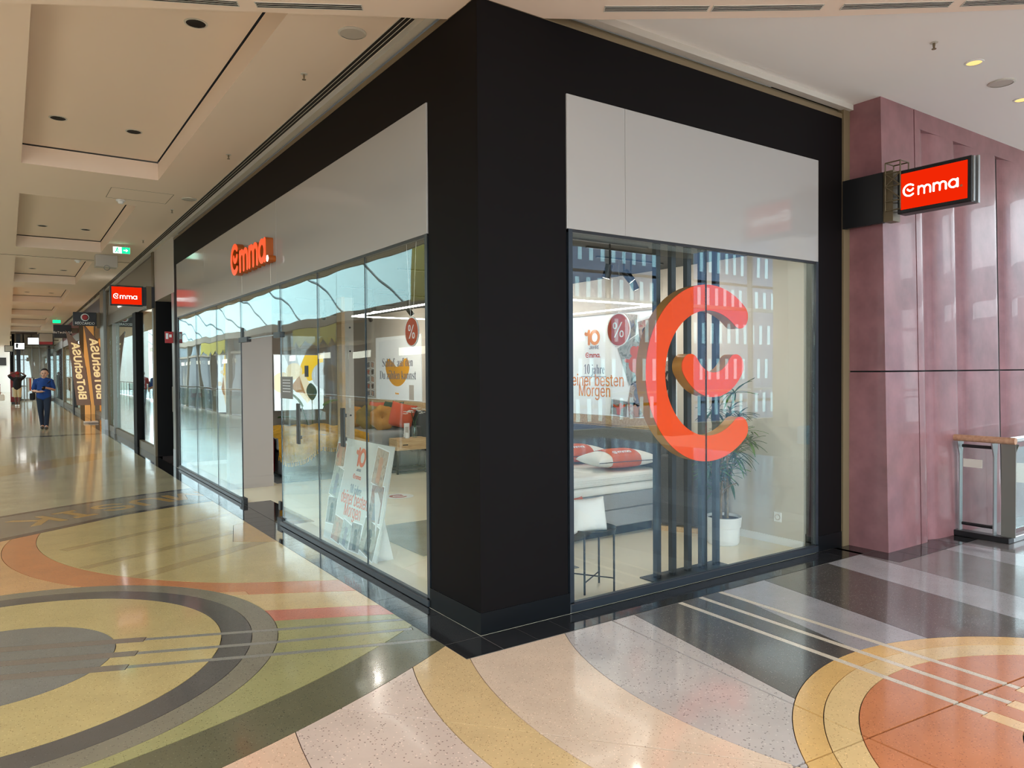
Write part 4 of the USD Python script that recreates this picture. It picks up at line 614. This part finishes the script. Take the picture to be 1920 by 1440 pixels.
for k, ((x, y), tgt, lab_, *mul) in enumerate(SPOTS):
    t = thing('spot_lamp', lab_+', on a black track', 'spotlight', (x, y, 2.5), 'black spotlights under the shop ceiling'); d = np.array(tgt)-np.array((x, y, 2.52)); d /= np.linalg.norm(d); c = np.array((x, y, 2.56)); e = c+d*.12
    add('body', cyl(c, e, .036, 18), 'blackmetal', t); add('lens', cyl(e, e+d*.002, .03, 18), 'spotglow', t); add('arm', cyl(c, (x, y, 2.735), .008, 8), 'blackmetal', t); add('track', bx(x-.45, x+.45, y-.012, y+.012, 2.735, 2.749), 'blackmetal', t)
    L = UsdLux.DiskLight.Define(stage, f'/World/spot_light_{k:03d}'); L.CreateRadiusAttr(.03); L.CreateIntensityAttr(SPOT*60*(mul[0] if mul else 1)); L.CreateColorAttr((1, .92, .80))
    sh = UsdLux.ShapingAPI.Apply(L.GetPrim()); sh.CreateShapingConeAngleAttr(38); sh.CreateShapingConeSoftnessAttr(.6)
    z_ = -d; a = np.cross([0, 1.0, 0], z_); a /= np.linalg.norm(a); b = np.cross(z_, a); L.AddTransformOp().Set(Gf.Matrix4d(*a, 0, *b, 0, *z_, 0, *(e+d*.006), 1))
# ------------------------------------------------------------------ railing at the right
t = thing('railing', 'glass railing with a tan handrail ending at the reddish concrete wall', 'railing', (5.3, -.6, 0))
add('base_beam', cat(cbx(5.25, 5.36, -.87, -.30, .0005, .055, .006)), 'blackmetal', t); add('base_beam', cbx(5.36, 9.0, -.87, -.80, .0005, .055, .006), 'silver', t)
add('handrail', cat(cyl((5.3, -.30, .96), (5.3, -.90, .96), .032, 16)), 'railwood', t); add('handrail', cyl((5.3, -.845, .965), (9.0, -.845, .965), .03, 16), 'steel', t, 40)
def flat_post(x, y, ax):
    prof = Polygon([(-.03, .055), (.03, .055), (.03, .80), (.055, .87), (.075, .93), (-.05, .93), (-.04, .87), (-.03, .80)])
    return on(ext(prof, -.006, .006), (x, y, 0), ax, (0, 0, 1))
for y in (-.42, -.725): add('post', flat_post(5.305, y, (-1, 0, 0)), 'silver', t)
for x in (5.33, 6.5, 7.7): add('post', flat_post(x, -.845, (0, -1, 0)), 'greyframe', t)
add('corner_plate', bx(5.30, 5.312, -.90, -.78, .055, .93), 'greyframe', t)
for z in (.885, .125): add('clamp_bar', cyl((5.3, -.44, z), (5.3, -.71, z), .016, 10), 'blackmetal', t)
add('glass_panel', bx(5.296, 5.304, -.715, -.43, .12, .89), 'glass_rail', t)
for a, b in ((5.36, 6.47), (6.53, 7.67), (7.73, 8.9)): add('glass_panel', bx(a, b, -.849, -.841, .12, .89), 'glass_rail', t)
add('notice_strip', bx(5.291, 5.2955, -.62, -.45, .68, .76), 'wallwarm', t)

# ------------------------------------------------------------------ the corridor beyond the shop
def struct(name, label, cat_, loc=(0, 0, 0)): return thing(name, label, cat_, loc, kind='structure')
PR = struct('wall_pier', 'beige wall pier with a black niche left of the shop front', 'wall'); add('upper_wall', bx(.0, .3, 9.995, 12.0, 3.05, ZC), 'wallgrey', PR); add('niche_back', bx(.55, .6, 10.2, 12.0, 0, 3.05), 'pitch', PR); add('niche_side', cat(bx(.01, .6, 9.992, 10.02, 0, 3.05), bx(.3, .6, 10.2, 12.0, 3.0, 3.05), bx(.01, .6, 11.96, 11.998, 0, 3.05)), 'pitch', PR)
add('grey_post', bx(-.0, .12, 10.02, 10.24, 0, 3.05), 'greyframe', PR); add('kick_plate', bx(-.006, -.0005, 10.02, 10.24, 0, .3), 'silver', PR)
t = thing('fire_sign', 'red fire equipment sign plate on the grey post by the black niche', 'sign', (-.05, 10.25, 2.2)); add('plate', bx(-.13, -.001, 10.15, 10.158, 2.17, 2.37), 'redplate', t); add('pictogram', cat(bx(-.115, -.075, 10.146, 10.149, 2.24, 2.34), bx(-.06, -.02, 10.146, 10.149, 2.27, 2.32)), 'white', t)
t = thing('fire_cabinet', 'narrow brown wall cabinet beside the black niche', 'cabinet', (.0, 10.4, .9)); add('case', bx(.02, .10, 10.30, 10.42, .95, 1.4), 'tanframe', t)
def shop(k, y0, y1, label, frame, fasc, zf, glass_=True, back='shopback', xb=0.0, lit=None, zg=3.0, posts=()):
    s = struct('storefront', label, 'shop front', (xb, (y0+y1)/2, 0)); w = .18
    for y in (y0, y1-w): add('post', bx(xb-.03, xb+.12, y, y+w, 0, ZC), frame, s)
    add('fascia', bx(xb, xb+.1, y0+w, y1-w, zf, 3.97), fasc, s); add('header', bx(xb-.01, xb+.1, y0+w, y1-w, zg, zf), frame, s); add('sill', bx(xb-.01, xb+.1, y0+w, y1-w, 0, .16), frame, s)
    n = max(2, int((y1-y0)/1.6)); e = np.linspace(y0+w, y1-w, n+1)
    if glass_:
        for a, b in zip(e, e[1:]): add('glass_pane', bx(xb+.03, xb+.04, a+.006, b-.006, .16, zg), 'glass_far', s)
    for y, ww, m in posts: add('door_post', bx(xb-.05, xb+.09, y, y+ww, 0.001, zg), m, s)
    add('back_wall', bx(xb+2.8, xb+2.9, y0, y1, 0, ZC), back, s); add('side_wall', cat(bx(xb+.12, xb+2.9, y0-.03, y0, 0, ZC), bx(xb+.12, xb+2.9, y1, y1+.03, 0, ZC)), back, s); add('inner_floor', bx(xb+.1, xb+2.9, y0, y1, -.16, .0), 'screed', s); add('inner_ceiling', bx(xb+.1, xb+2.9, y0, y1, ZC-.6, ZC-.5), 'wallgrey', s)
    if lit: add('ceiling_lamp', bx(xb+.5, xb+2.4, y0+.6, y1-.6, ZC-.64, ZC-.605), lit, s)
    return s
glow('lampsoft', (1, .9, .75), 1.6); glow('lampwarm', lin(255, 212, 158), 1.7); glow('lampwhite', (1, .98, .95), 2.6)
s = shop(0, 12.0, 20.3, 'glass shop front with tan frame and grey fascia beyond the black niche', 'tanframe', 'greyframe', 3.3, posts=((14.3, .5, 'cladding'), (18.6, .06, 'greyframe')), lit='lampsoft')
add('inner_shelf', cat([bx(.6, .9, 12.6+1.5*k, 13.6+1.5*k, .01, 1.2+.3*(k % 3)) for k in range(5)]), 'darkshop', s)
t = thing('letter_sign', 'white glowing letter fragment above the far orange sign', 'sign', (-.03, 17.3, 3.4)); add('letter', on(ext(Polygon([(0, 0), (.1, .30), (.25, .42), (.42, .25), (.62, .42), (.68, .3), (.62, 0)]), 0, .03), (-.001, 17.6, 3.35), *FX), 'whiteglow', t)
PS = struct('wall_pilaster', 'light grey metal pilaster with a steel foot between two far shops', 'wall'); add('cladding', bx(-.10, .1, 20.33, 21.3, .3, ZC), 'greyframe', PS); add('foot', bx(-.105, .1, 20.32, 21.31, 0, .3), 'silver', PS)
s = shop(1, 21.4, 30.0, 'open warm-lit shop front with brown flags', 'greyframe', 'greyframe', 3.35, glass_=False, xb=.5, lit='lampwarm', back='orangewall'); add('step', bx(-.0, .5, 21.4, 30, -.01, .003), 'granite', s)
add('counter', cbx(1.2, 1.8, 23, 25.5, .001, 1.0), 'lightwood', s); add('counter_lamp', bx(.8, 1.1, 23.2, 23.7, .02, .3), 'dlglow', s)
t = thing('letter_sign', 'white glowing letters on the grey fascia behind the black hanging sign', 'sign', (.47, 25, 3.45)); add('letter', cat([on(bx(x, x+.12, 0, h, 0, .03), (.499, 26.5, 3.45), *FX) for x, h in ((0, .45), (.35, .3), (.7, .45), (1.0, .25), (1.3, .45), (1.5, .45))]), 'whiteglow', t)
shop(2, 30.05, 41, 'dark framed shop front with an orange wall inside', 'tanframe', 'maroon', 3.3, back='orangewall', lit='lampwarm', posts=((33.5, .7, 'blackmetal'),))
shop(3, 41.05, 50, 'shop front with white and red displays behind glass', 'greyframe', 'cove', 3.4, back='maroon', lit='lampwhite')
ST = struct('wall_return', 'glazed shop corner that steps out into the corridor', 'wall'); add('post', cat(*[bx(x, x+.06, 50, 50.1, 0, ZC) for x in (-2.1, -1.62, -1.2, -.8, -.4, -.06)]), 'greyframe', ST); add('dark_post', cat(bx(-1.95, -1.75, 49.97, 50.12, 0, ZC), bx(-.34, -.2, 49.97, 50.12, 0, 3.4)), 'blackmetal', ST); add('fascia', bx(-2.1, 0, 50, 50.1, 3.4, ZC), 'taupewall', ST); add('glass_pane', bx(-2.1, 0, 50.02, 50.03, .1, 3.4), 'glass_far', ST); add('inner_wall', bx(-2.1, 0, 52.2, 52.3, 0, ZC), 'wallwarm', ST); add('inner_lamp', bx(-1.9, -.2, 50.4, 51.9, 3.55, 3.59), 'lampwhite', ST); add('side_wall', bx(-2.1, -2.05, 50.1, 52.2, 0, ZC), 'shopback', ST); add('inner_top', bx(-2.1, 0, 50.1, 52.3, 3.6, 3.7), 'wallgrey', ST)
add('shelf_light', cat([bx(x, x+.28, 52.05, 52.18, z, z+.1) for z in (.9, 1.7, 2.5, 3.1) for x in (-1.5, -1.12, -.75, -.5)]), 'lampwhite', ST); add('shelf_goods', cat([bx(x, x+.12, 51.6, 51.8, z-.5, z) for z in (1.2, 1.9, 2.7) for x in (-1.55, -1.25, -1.0, -.7, -.45)]), 'whitefab', ST)
shop(4, 50.2, 62, 'far bright shop front with mannequin window', 'cladding', 'cove', 3.4, xb=-2.15, lit='lampwhite', back='wallwarm'); shop(5, 62.1, 74, 'farthest shop front at the end of the corridor', 'cladding', 'greyframe', 3.4, xb=-2.2, lit='lampwhite', back='wallwarm')
WEnd = struct('wall_end', 'pale bright wall at the far end of the corridor', 'wall'); add('plaster', bx(-9, -2.0, 76, 76.2, 0, 6), 'white', WEnd); add('sign_band', bx(-6, -2.5, 75.9, 76, 2.4, 3.1), 'darkshop', WEnd)
# hanging signs of the other shops
t = boxed('projecting_sign', 'black hanging sign with a red disc in a white ring', (-.79, 21.3, 3.06), (1, 0, 0), .60, .40, .12, 'blackmetal'); rc = (-.49, 21.293, 3.31)
add('ring', on(ext(Point(0, 0).buffer(.11).difference(Point(.01, .0).buffer(.085)), 0, .004), rc, *FY), 'white', t); add('ring_fill', on(ext(Point(0, 0).buffer(.075), 0, .003), rc, *FY), 'redplate', t); add('lettering', on(tmesh('RICCARDO', .07, .003, bold=1, centre=True), (-.49, 21.293, 3.10), *FY), 'white', t)
t2 = thing('sign_bracket', 'brown bracket carrying the black sign with the red disc', 'bracket', (-.1, 21.36, 3.0)); add('arm_box', bx(-.185, -.101, 21.32, 21.42, 3.0, 3.45), 'tanframe', t2)
t = boxed('projecting_sign', 'black hanging sign with one line of white lettering, behind the red-disc sign', (-.86, 31.0, 3.10), (1, 0, 0), .62, .52, .12, 'blackmetal'); add('arm', bx(-.24, .0, 31.04, 31.1, 3.3, 3.5), 'tanframe', t); add('lettering', on(tmesh('BioTechUSA', .085, .003, bold=1, centre=True), (-.55, 30.993, 3.27), *FY), 'white', t)
for lab_, x, y, z, w, h, f in (('small hanging sign with a pink upper and dark red lower half', -1.16, 38.0, 3.02, .60, .58, 'wallgrey'), ('white glowing hanging sign, wider of the two white ones', -1.48, 45, 3.25, .61, .43, 'lampwhite'), ('white glowing hanging sign with a dark figure, narrower of the two white ones', -2.08, 48.2, 3.08, .54, .40, 'lampwhite'), ('small beige hanging sign nearest the corridor end', -2.55, 49.4, 2.96, .44, .38, 'wallwarm')):
    t = boxed('projecting_sign', lab_, (x, y, z), (1, 0, 0), w, h, .12, f)
    add('arm', bx(x+w, .0, y+.04, y+.09, z+h*.6, z+h*.7) if x+w < 0 else bx(0, .1, y, y+.01, z, z+.01), 'tanframe', t)
    if 'pink' in lab_: add('red_band', bx(x+.03, x+w-.03, y-.006, y-.004, z+.03, z+.16), 'redplate', t)
    if 'figure' in lab_: add('figure', on(ext(unary_union([Point(.15, .28).buffer(.07), sbox(.1, .08, .2, .26)]), 0, .003), (x, y-.005, z), *FY), 'blackmetal', t)
def flag(label, x, y, z0, h, w, lean_):
    t = thing('beach_flag', label, 'flag', (x+w+lean_, y, 0), 'brown beach flags'); sx = lambda v: x+lean_*(1-v/h)**.8
    pts = [(sx(v), z0+v) for v in np.linspace(0, h, 10)]+[(sx(h*(1-.42*s))+w*(1-(1-s)**2.2), z0+h*(1-.42*s)) for s in np.linspace(.12, 1, 9)]+[(sx(v)+w, z0+v) for v in np.linspace(h*.5, 0, 6)]
    add('cloth', on(ext(Polygon(pts).buffer(0), -.004, .004), (0, y, 0), *FY), 'flagbrown', t); m = tmesh('BioTechUSA', w*.5, .003, bold=2); m = m.subdivide_to_size(.12); b = m.bounds; k = h*.76/(b[1, 0]-b[0, 0]); v = m.vertices.copy()
    u = (v[:, 0]-b[0, 0])*k+h*.08; off = v[:, 1]-b[0, 1]; m.vertices = np.c_[x+lean_*(1-u/h)**.8+w*.2+off*w*.62/(b[1, 1]-b[0, 1]), y-.008+v[:, 2], z0+u]; m.fix_normals(); add('lettering', m, 'flagtext', t)
    add('pole', tube([(sx(0)+w, y+.01, .05), (sx(0)+w, y+.01, z0), (sx(h*.5)+w, y+.01, z0+h*.5), (sx(h*.8)+w*.8, y+.01, z0+h*.8), (sx(h)+.02, y+.01, z0+h)], .012, 6), 'blackmetal', t); add('foot', cbx(sx(0)+w-.2, sx(0)+w+.2, y-.2, y+.2, .004, .06), 'wallgrey', t); return t
flag('brown flag with pale lettering running upwards, left of two', -.84, 24.0, .60, 2.45, .40, .28); flag('brown flag with pale lettering, half hidden by the grey pilaster', -.40, 23.0, .62, 2.55, .40, .26)
# ceiling-hung things of the corridor
t = thing('exit_sign', 'green and white lit exit sign with a running figure and an arrow', 'exit sign', (-.6, 11.7, 3.93)); o = (-.74, 11.7, 3.90); add('case', bx(-.745, -.455, 11.7, 11.74, 3.895, 4.02), 'white', t); add('lit_panel', bx(-.74, -.60, 11.696, 11.6995, 3.90, 4.015), 'exitwhite', t); add('lit_panel', bx(-.598, -.46, 11.696, 11.6995, 3.90, 4.015), 'exitgreen', t)
add('arrow', on(ext(unary_union([sbox(.17, .05, .22, .066), Polygon([(.21, .025), (.25, .058), (.21, .09)])]), 0, .002), (-.74, 11.695, 3.90), *FY), 'exitwhite', t); add('figure', on(ext(unary_union([Point(.07, .092).buffer(.013), LineString([(.065, .08), (.055, .05), (.035, .02)]).buffer(.008), LineString([(.055, .05), (.08, .035), (.085, .012)]).buffer(.007), LineString([(.04, .075), (.065, .075), (.09, .06)]).buffer(.006)]), 0, .002), (-.74, 11.695, 3.90), *FY), 'exitgreen', t); add('hanger', cat(bx(-.7, -.69, 11.715, 11.725, 4.02, ZC), bx(-.51, -.50, 11.715, 11.725, 4.02, ZC)), 'silver', t)
t = thing('exit_sign', 'small far green exit sign near the corridor end', 'exit sign', (-.6, 34, 3.9)); add('lit_panel', bx(-.75, -.45, 34, 34.05, 3.86, 4.0), 'exitgreen', t); add('hanger', bx(-.61, -.59, 34.01, 34.03, 3.99, ZC+.005), 'silver', t)
t = thing('ceiling_box', 'grey-beige box hanging from the ceiling with a ring below', 'box', (-.7, 13.2, 3.75)); add('case', cbx(-.9, -.5, 13.2, 13.5, 3.82, 4.068, .008), 'wallgrey', t); add('ring', on(lathe([(.05, -.006), (.058, 0), (.05, .006), (.044, 0)], n=24), (-.7, 13.19, 3.80), *FY), 'silver', t)

# ------------------------------------------------------------------ people
def person(label, loc, rz, s, J, clothes, extra=None, cap=False):
    """J: joints (metres, figure faces -y, scaled by s). clothes: material of top, trousers, skin, hair, shoes; shorts flag."""
    t = thing('person', label, 'person', loc); c, sn = math.cos(math.radians(rz)), math.sin(math.radians(rz))
    def W(m): m = m.copy(); m.vertices = m.vertices*s; m = place(m, loc, rz=rz); return m
    j = {k: np.array(v, float) for k, v in J.items()}; top, trou, skin, hair, shoe, shorts = clothes
    limb = lambda a, b, ra, rb: [(j[a] if isinstance(a, str) else a, ra), (j[b] if isinstance(b, str) else b, rb)]
    B_ = [limb('head', 'crown', .088, .092), limb('head', 'chin', .085, .055), limb('neck', 'head', .058, .05), limb('chest', 'neck', .13, .06), [(j['shL'], .06), (j['shR'], .06), (j['chest'], .13)], [(j['chest'], .14), (j['belly'], .145), (j['hipL'], .10), (j['hipR'], .10)]]
    for q in 'LR': B_ += [limb('sh'+q, 'el'+q, .055, .042), limb('el'+q, 'wr'+q, .042, .028), limb('wr'+q, 'ha'+q, .028, .034), limb('hip'+q, 'kn'+q, .095, .058), limb('kn'+q, 'an'+q, .058, .04), limb('an'+q, 'to'+q, .042, .032)]
    for q in 'LR':
        d = j['ha'+q]-j['wr'+q]; d /= np.linalg.norm(d); sd = np.cross(d, [0, 0, 1.0]); sd /= np.linalg.norm(sd)+1e-9
        for k, ln_ in enumerate((.065, .075, .07, .055)): a = j['ha'+q]+sd*(k-1.5)*.019; B_.append([(a, .009), (a+d*ln_+np.array([0, 0, -.015]), .0075)])
        B_.append([(j['wr'+q]+sd*.03, .011), (j['ha'+q]+sd*.055, .009)])
    fwd = np.array((0, -1, 0)); B_.append([(j['head']+fwd*.085, .012), (j['head']+fwd*.108+np.array((0, 0, -.03)), .014)])
    for e in (-1, 1): B_.append([(j['head']+np.array((e*.09, .0, .01)), .018), (j['head']+np.array((e*.092, .005, -.02)), .014)])
    add('body', W(soft(hull(*B_), .035, 5)), skin, t, True)
    for e in (-1, 1): add('eye', W(place(trimesh.creation.icosphere(1, .011), j['head']+np.array((e*.034, -.087, .012)))), 'blackcloth', t, True)
    add('mouth', W(place(bx(-.022, .022, -.005, .004, -.004, .004), j['head']+np.array((0, -.09, -.062)))), 'redcap', t)
    hm = soft(hull([(j['crown']+np.array((0, .012, .012)), .097), (j['head']+np.array((0, .03, .03)), .09)]), .03, 3); hm = hm.slice_plane(j['head']+np.array((0, -.055, .045)), (0, .55, 1)) if not cap else hm.slice_plane(j['head']+np.array((0, -.02, .02)), (0, .2, 1)); add('cap' if cap else 'hair', W(hm), hair, t, True)
    S_ = [[(j['shL']-np.array((.02, 0, .03)), .07), (j['shR']-np.array((-.02, 0, .03)), .07), (j['chest'], .155)], [(j['chest'], .165), (j['belly'], .17), ((j['hipL']+j['hipR'])/2+np.array((.07, 0, .0)), .12), ((j['hipL']+j['hipR'])/2-np.array((.07, 0, 0)), .12)], limb('chest', (j['neck']-np.array((0, 0, .03))), .14, .075), [(j['neck']-np.array((0, 0, .03)), .07), (j['shL'], .07)], [(j['neck']-np.array((0, 0, .03)), .07), (j['shR'], .07)]]
    for q in 'LR': S_.append(limb('sh'+q, j['sh'+q]*.25+j['el'+q]*.75, .078, .066))
    add('shirt', W(soft(hull(*S_), .04, 4)), top, t, True)
    H_ = [[(j['hipL'], .108), (j['hipR'], .108), ((j['hipL']+j['hipR'])/2+np.array((0, 0, .06)), .125)]]
    for q in 'LR': H_ += [limb('hip'+q, 'kn'+q, .112, .08)] if shorts else [limb('hip'+q, 'kn'+q, .108, .072), limb('kn'+q, j['an'+q]+np.array((0, 0, .02)), .072, .058)]
    add('trousers', W(soft(hull(*H_), .04, 4)), trou, t, True)
    for q in 'LR': add('shoe', W(soft(hull([(j['an'+q]-np.array((0, -.02, .045)), .05), (j['to'+q]-np.array((0, .03, 0)), .04)]), .03, 3)), shoe, t, True)
    return t, W
base = dict(head=(0, -.02, 1.62), crown=(0, 0, 1.66), chin=(0, -.045, 1.555), neck=(0, 0, 1.47), chest=(0, 0, 1.30), belly=(0, -.015, 1.08), shL=(.18, 0, 1.375), shR=(-.18, 0, 1.375), hipL=(.085, 0, .93), hipR=(-.085, 0, .93),
            elL=(.25, .03, 1.13), wrL=(.12, -.2, 1.18), haL=(.05, -.25, 1.20), elR=(-.26, .05, 1.11), wrR=(-.10, -.20, 1.08), haR=(-.02, -.24, 1.09), knL=(.085, -.10, .50), knR=(-.08, .0, .49), anL=(.06, -.06, .085), anR=(-.055, .12, .09), toL=(.06, -.20, .04), toR=(-.055, -.02, .045))
# the walker: head bent to the phone
mj = dict(base); mj.update(head=(.03, -.06, 1.60), crown=(.03, -.03, 1.65), chin=(.04, -.10, 1.54))
tp, W = person('person in a blue t-shirt and dark jeans walking this way, looking at a phone', (-1.53, 22.0, 0), -8, 1.03, mj, ('blueshirt', 'jeans', 'skin', 'hair', 'shoe', False))
ph = W(place(cbx(-.036, .036, -.075, .075, -.004, .004, .002), (.03, -.285, 1.185), -40, 0, 20)); single('phone', ph, 'phone', 'dark phone held in the hands of the walker in blue', 'phone')
bg = W(rounded(-.34, -.22, -.08, .16, .84, 1.04, .03)); st = W(tube([(-.27, .1, 1.03), (-.2, .13, 1.25), (.12, .06, 1.47), (.19, -.06, 1.40), (.02, -.17, 1.22), (-.24, -.1, 1.03)], .012, 6)); t = thing('shoulder_bag', 'small dark shoulder bag at the hip of the walker in blue', 'bag', tuple(bg.bounds.mean(0))); add('pouch', bg, 'blackcloth', t, 40); add('strap', st, 'blackcloth', t)
b2 = dict(base); b2.update(elL=(.36, .02, 1.55), wrL=(.16, .02, 1.70), haL=(.08, .02, 1.70), elR=(-.36, .02, 1.55), wrR=(-.16, .02, 1.70), haR=(-.08, .02, 1.70))
person('person seen from behind in a black shirt and beige shorts, hands on red cap', (-2.02, 41.0, 0), 180, 1.0, b2, ('blackcloth', 'beigecloth', 'skindark', 'redcap', 'white', True), cap=True)
b3 = dict(base); b3.update(elL=(.26, .03, 1.12), wrL=(.27, -.03, .88), haL=(.27, -.05, .80), elR=(-.26, .03, 1.12), wrR=(-.27, -.03, .88), haR=(-.27, -.05, .80))
person('person in dark clothes cut by the left picture edge', (-2.98, 36.0, 0), 180, .98, b3, ('redcap', 'jeans', 'skin', 'hair', 'shoe', False)); t = thing('handbag', 'white bag carried at the left picture edge', 'bag', (-2.69, 36.0, .5)); add('pouch', rounded(-2.84, -2.54, 35.9, 36.05, .45, .72, .04), 'whitefab', t, 40); add('strap', tube([(-2.82, 35.97, .7), (-2.69, 35.97, .86), (-2.56, 35.97, .7)], .012, 6), 'whitefab', t)
for lab_, x, y, w, h in (('dark red sale stand with white print, left of the walker', -1.95, 44.0, .42, 1.35),):
    t = thing('display_stand', lab_, 'stand', (x, y, 0)); add('panel', cbx(x-.35, x-.35+w, y, y+.04, .12, h+.4), 'maroon', t); add('print', bx(x-.3, x-.4+w, y-.004, y-.001, .4, .9), 'wallgrey', t); add('foot', bx(x-.3, x-.4+w, y-.15, y+.2, .001, .12), 'blackmetal', t)
for k, (x, y) in enumerate(((-.7, 47.5), (-1.15, 49.0))):
    t = thing('clothes_rail', ('clothes rail with pale garments before the glazed corner, right one', 'clothes rail with pinkish garments before the glazed corner, left one')[k], 'clothes rail', (x, y, 0)); add('frame', cat(cyl((x-.3, y, .001), (x-.3, y, 1.4), .015, 8), cyl((x+.3, y, .001), (x+.3, y, 1.4), .015, 8), cyl((x-.32, y, 1.4), (x+.32, y, 1.4), .015, 8)), 'steel', t)
    for i in range(6): add('garment', rounded(x-.27+.09*i, x-.20+.09*i, y-.2, y+.2, .55+.06*(i % 3), 1.36, .02), ('whitefab', 'wallwarm', 'rust', 'whitefab', 'blackcloth', 'wallgrey')[(i+k) % 6], t, 40)

# ------------------------------------------------------------------ what the glass mirrors: the atrium on the left, the glazed front behind
AT = struct('gallery', 'opposite gallery of the atrium with pale slab edges and dark shops', 'building', (-14, 30, 0))
add('shop_wall', bx(-15.2, -15, -10, 110, -5, 3.4), 'darkshop', AT); add('slab_edge', bx(-15.2, -14, -10, 110, 4.6, 5.15), 'slab', AT); add('gallery_glass', bx(-15.2, -15, -10, 110, 3.4, 4.6), 'trusswhite', AT); add('slab_edge', bx(-15.1, -14.4, -10, 110, 3.3, 3.5), 'slab', AT); add('lower_floor', bx(-15, -4.72, -10.3, 110, -4.6, -4.5), 'sandfloor', AT); add('clerestory', bx(-15.12, -15.1, -10, 110, 5.15, 9.32), 'roof_glass', AT); add('slab_side', bx(-4.72, -4.65, -10.3, 76, -4.5, -.0), 'slab', AT)
for y in np.arange(-4, 88, 6.5): add('shop_light', bx(-14.98, -14.9, y, y+3.6, 2.5, 2.9), 'lampsoft', AT); add('column', bx(-14.6, -14.2, y+5, y+5.4, -4.5, 4.6), 'concrete', AT)
RL = struct('railing_gallery', 'long glass balustrade along the atrium edge', 'railing', (-4.6, 40, 0)); add('handrail', cyl((-4.58, 3, 1.0), (-4.58, 75, 1.0), .03, 10), 'steel', RL); add('posts', cat([bx(-4.6, -4.56, y, y+.03, .001, 1.0) for y in np.arange(3, 75, 1.5)]), 'silver', RL); add('glass_panel', bx(-4.586, -4.576, 3, 75, .1, .92), 'glass_rail', RL)
RC = struct('roof', 'solid roof slab above the near half of the atrium', 'roof', (-7, 30, 9)); add('slab', bx(-10, -4.2, -10, 110, 9.32, 9.5), 'slab', RC); add('side', bx(-4.2, -4.15, -6.7, 62, ZC+.9, 9.32), 'slab', RC)
RF = struct('roof_trusses', 'slender pale steel trusses under the open glass roof', 'roof', (-9, 30, 9))
for y in np.arange(-8, 110, 7.5): add('truss', cat(bx(-15.1, -4.2, y, y+.16, 9.1, 9.3), [cyl((-14, y+.08, 5.1), (-9, y+.08, 9.15), .06, 6)]), 'trusswhite', RF)
add('purlin', cat([bx(x, x+.1, -10, 90, 9.3, 9.42) for x in (-15, -12, -9, -6)]), 'trusswhite', RF)
for k, (y, z0, z1) in enumerate(((19.5, 5.0, 9.0), (38, 3.3, 4.55), (66, 3.3, 4.55))):
    t = thing('banner', f'yellow cloth banner hanging in the atrium, {("nearest", "middle", "farthest")[k]}', 'banner', (-10, y, z0)); pts = ([(0, 0)]+[(1.1*i, .45*(i % 2)) for i in range(1, 9)] if k else [(0, 0), (8.8, 0)])+[(8.8, z1-z0), (0, z1-z0)]; add('cloth', on(ext(Polygon(pts), 0, .02), (-13.9, y, z0), (0, 1, 0), (0, 0, 1)), 'yellowbanner', t); add('cord', cat(cyl((-13.88, y, z1), (-13.88, y, max(9.2, z1)), .01, 5)), 'blackmetal', t)
GF = struct('wall_glazed', 'tall glazed front of the mall behind the photographer, with posts and rails', 'wall', (5, -10.4, 0))
add('parapet', bx(-4.6, 30, -10.6, -10.4, -4, .12), 'concrete', GF); add('rail', cat(bx(-4.6, 30, -10.5, -10.42, 1.0, 1.06), bx(-4.6, 30, -10.5, -10.4, 3.4, 3.5)), 'trusswhite', GF)
for x in np.arange(-4, 30, 2.9): add('mullion', bx(x, x+.07, -10.55, -10.4, .12, 9), 'frame', GF)
add('column', bx(11.1, 11.9, -9.3, -8.8, 0, 6), 'darkcolumn', GF); add('column', bx(15.8, 17.1, -9.3, -8.8, 0, 6), 'slab', GF)
OB = thing('office_building', 'grey office building with narrow upright windows, mirrored in the right window', 'building', (45, -42, -8)); add('wall', bx(20, 85, -48, -42, -8, 26), 'officewall', OB); add('ledge', cat([bx(20, 85, -42.25, -42, z, z+.25) for z in (-1.5, 9.6, 20.8)]), 'concrete', OB)
nw = 0
for iz, z in enumerate(np.arange(-2.6, 26, 3.3)):
    for ix in range(34):
        x = 27+1.2*ix+.3*((iz*7+ix*3) % 3)
        if nw < 280: add('window', bx(x, x+.40, -42.06, -41.95, z, z+1.9), 'officeglass', OB); nw += 1
GR = struct('ground', 'paved street outside the mall', 'ground'); add('paving', bx(-60, 120, -90, -10.6, -8.2, -8), 'concrete', GR)

EW = struct('gallery', 'pale gallery opposite the right-hand railing', 'building', (18, -4, 0)); add('slab_edge', cat(bx(18, 18.6, -10, 12, -.7, .35), bx(18, 18.6, -10, 12, 3.6, 4.4)), 'trusswhite', EW); add('rail', cat(bx(18.0, 18.05, -10, 12, 1.3, 1.36)), 'steel', EW); add('back', bx(24, 24.2, -10, 12, -.5, 3.6), 'trusswhite', EW); add('floor', bx(9.5, 24, -10, 12, -3.2, -3.1), 'wallgrey', EW)
for y in np.arange(-9, 12, 4): add('column', bx(18.7, 19.0, y, y+.3, .3, 3.6), 'concrete', EW)
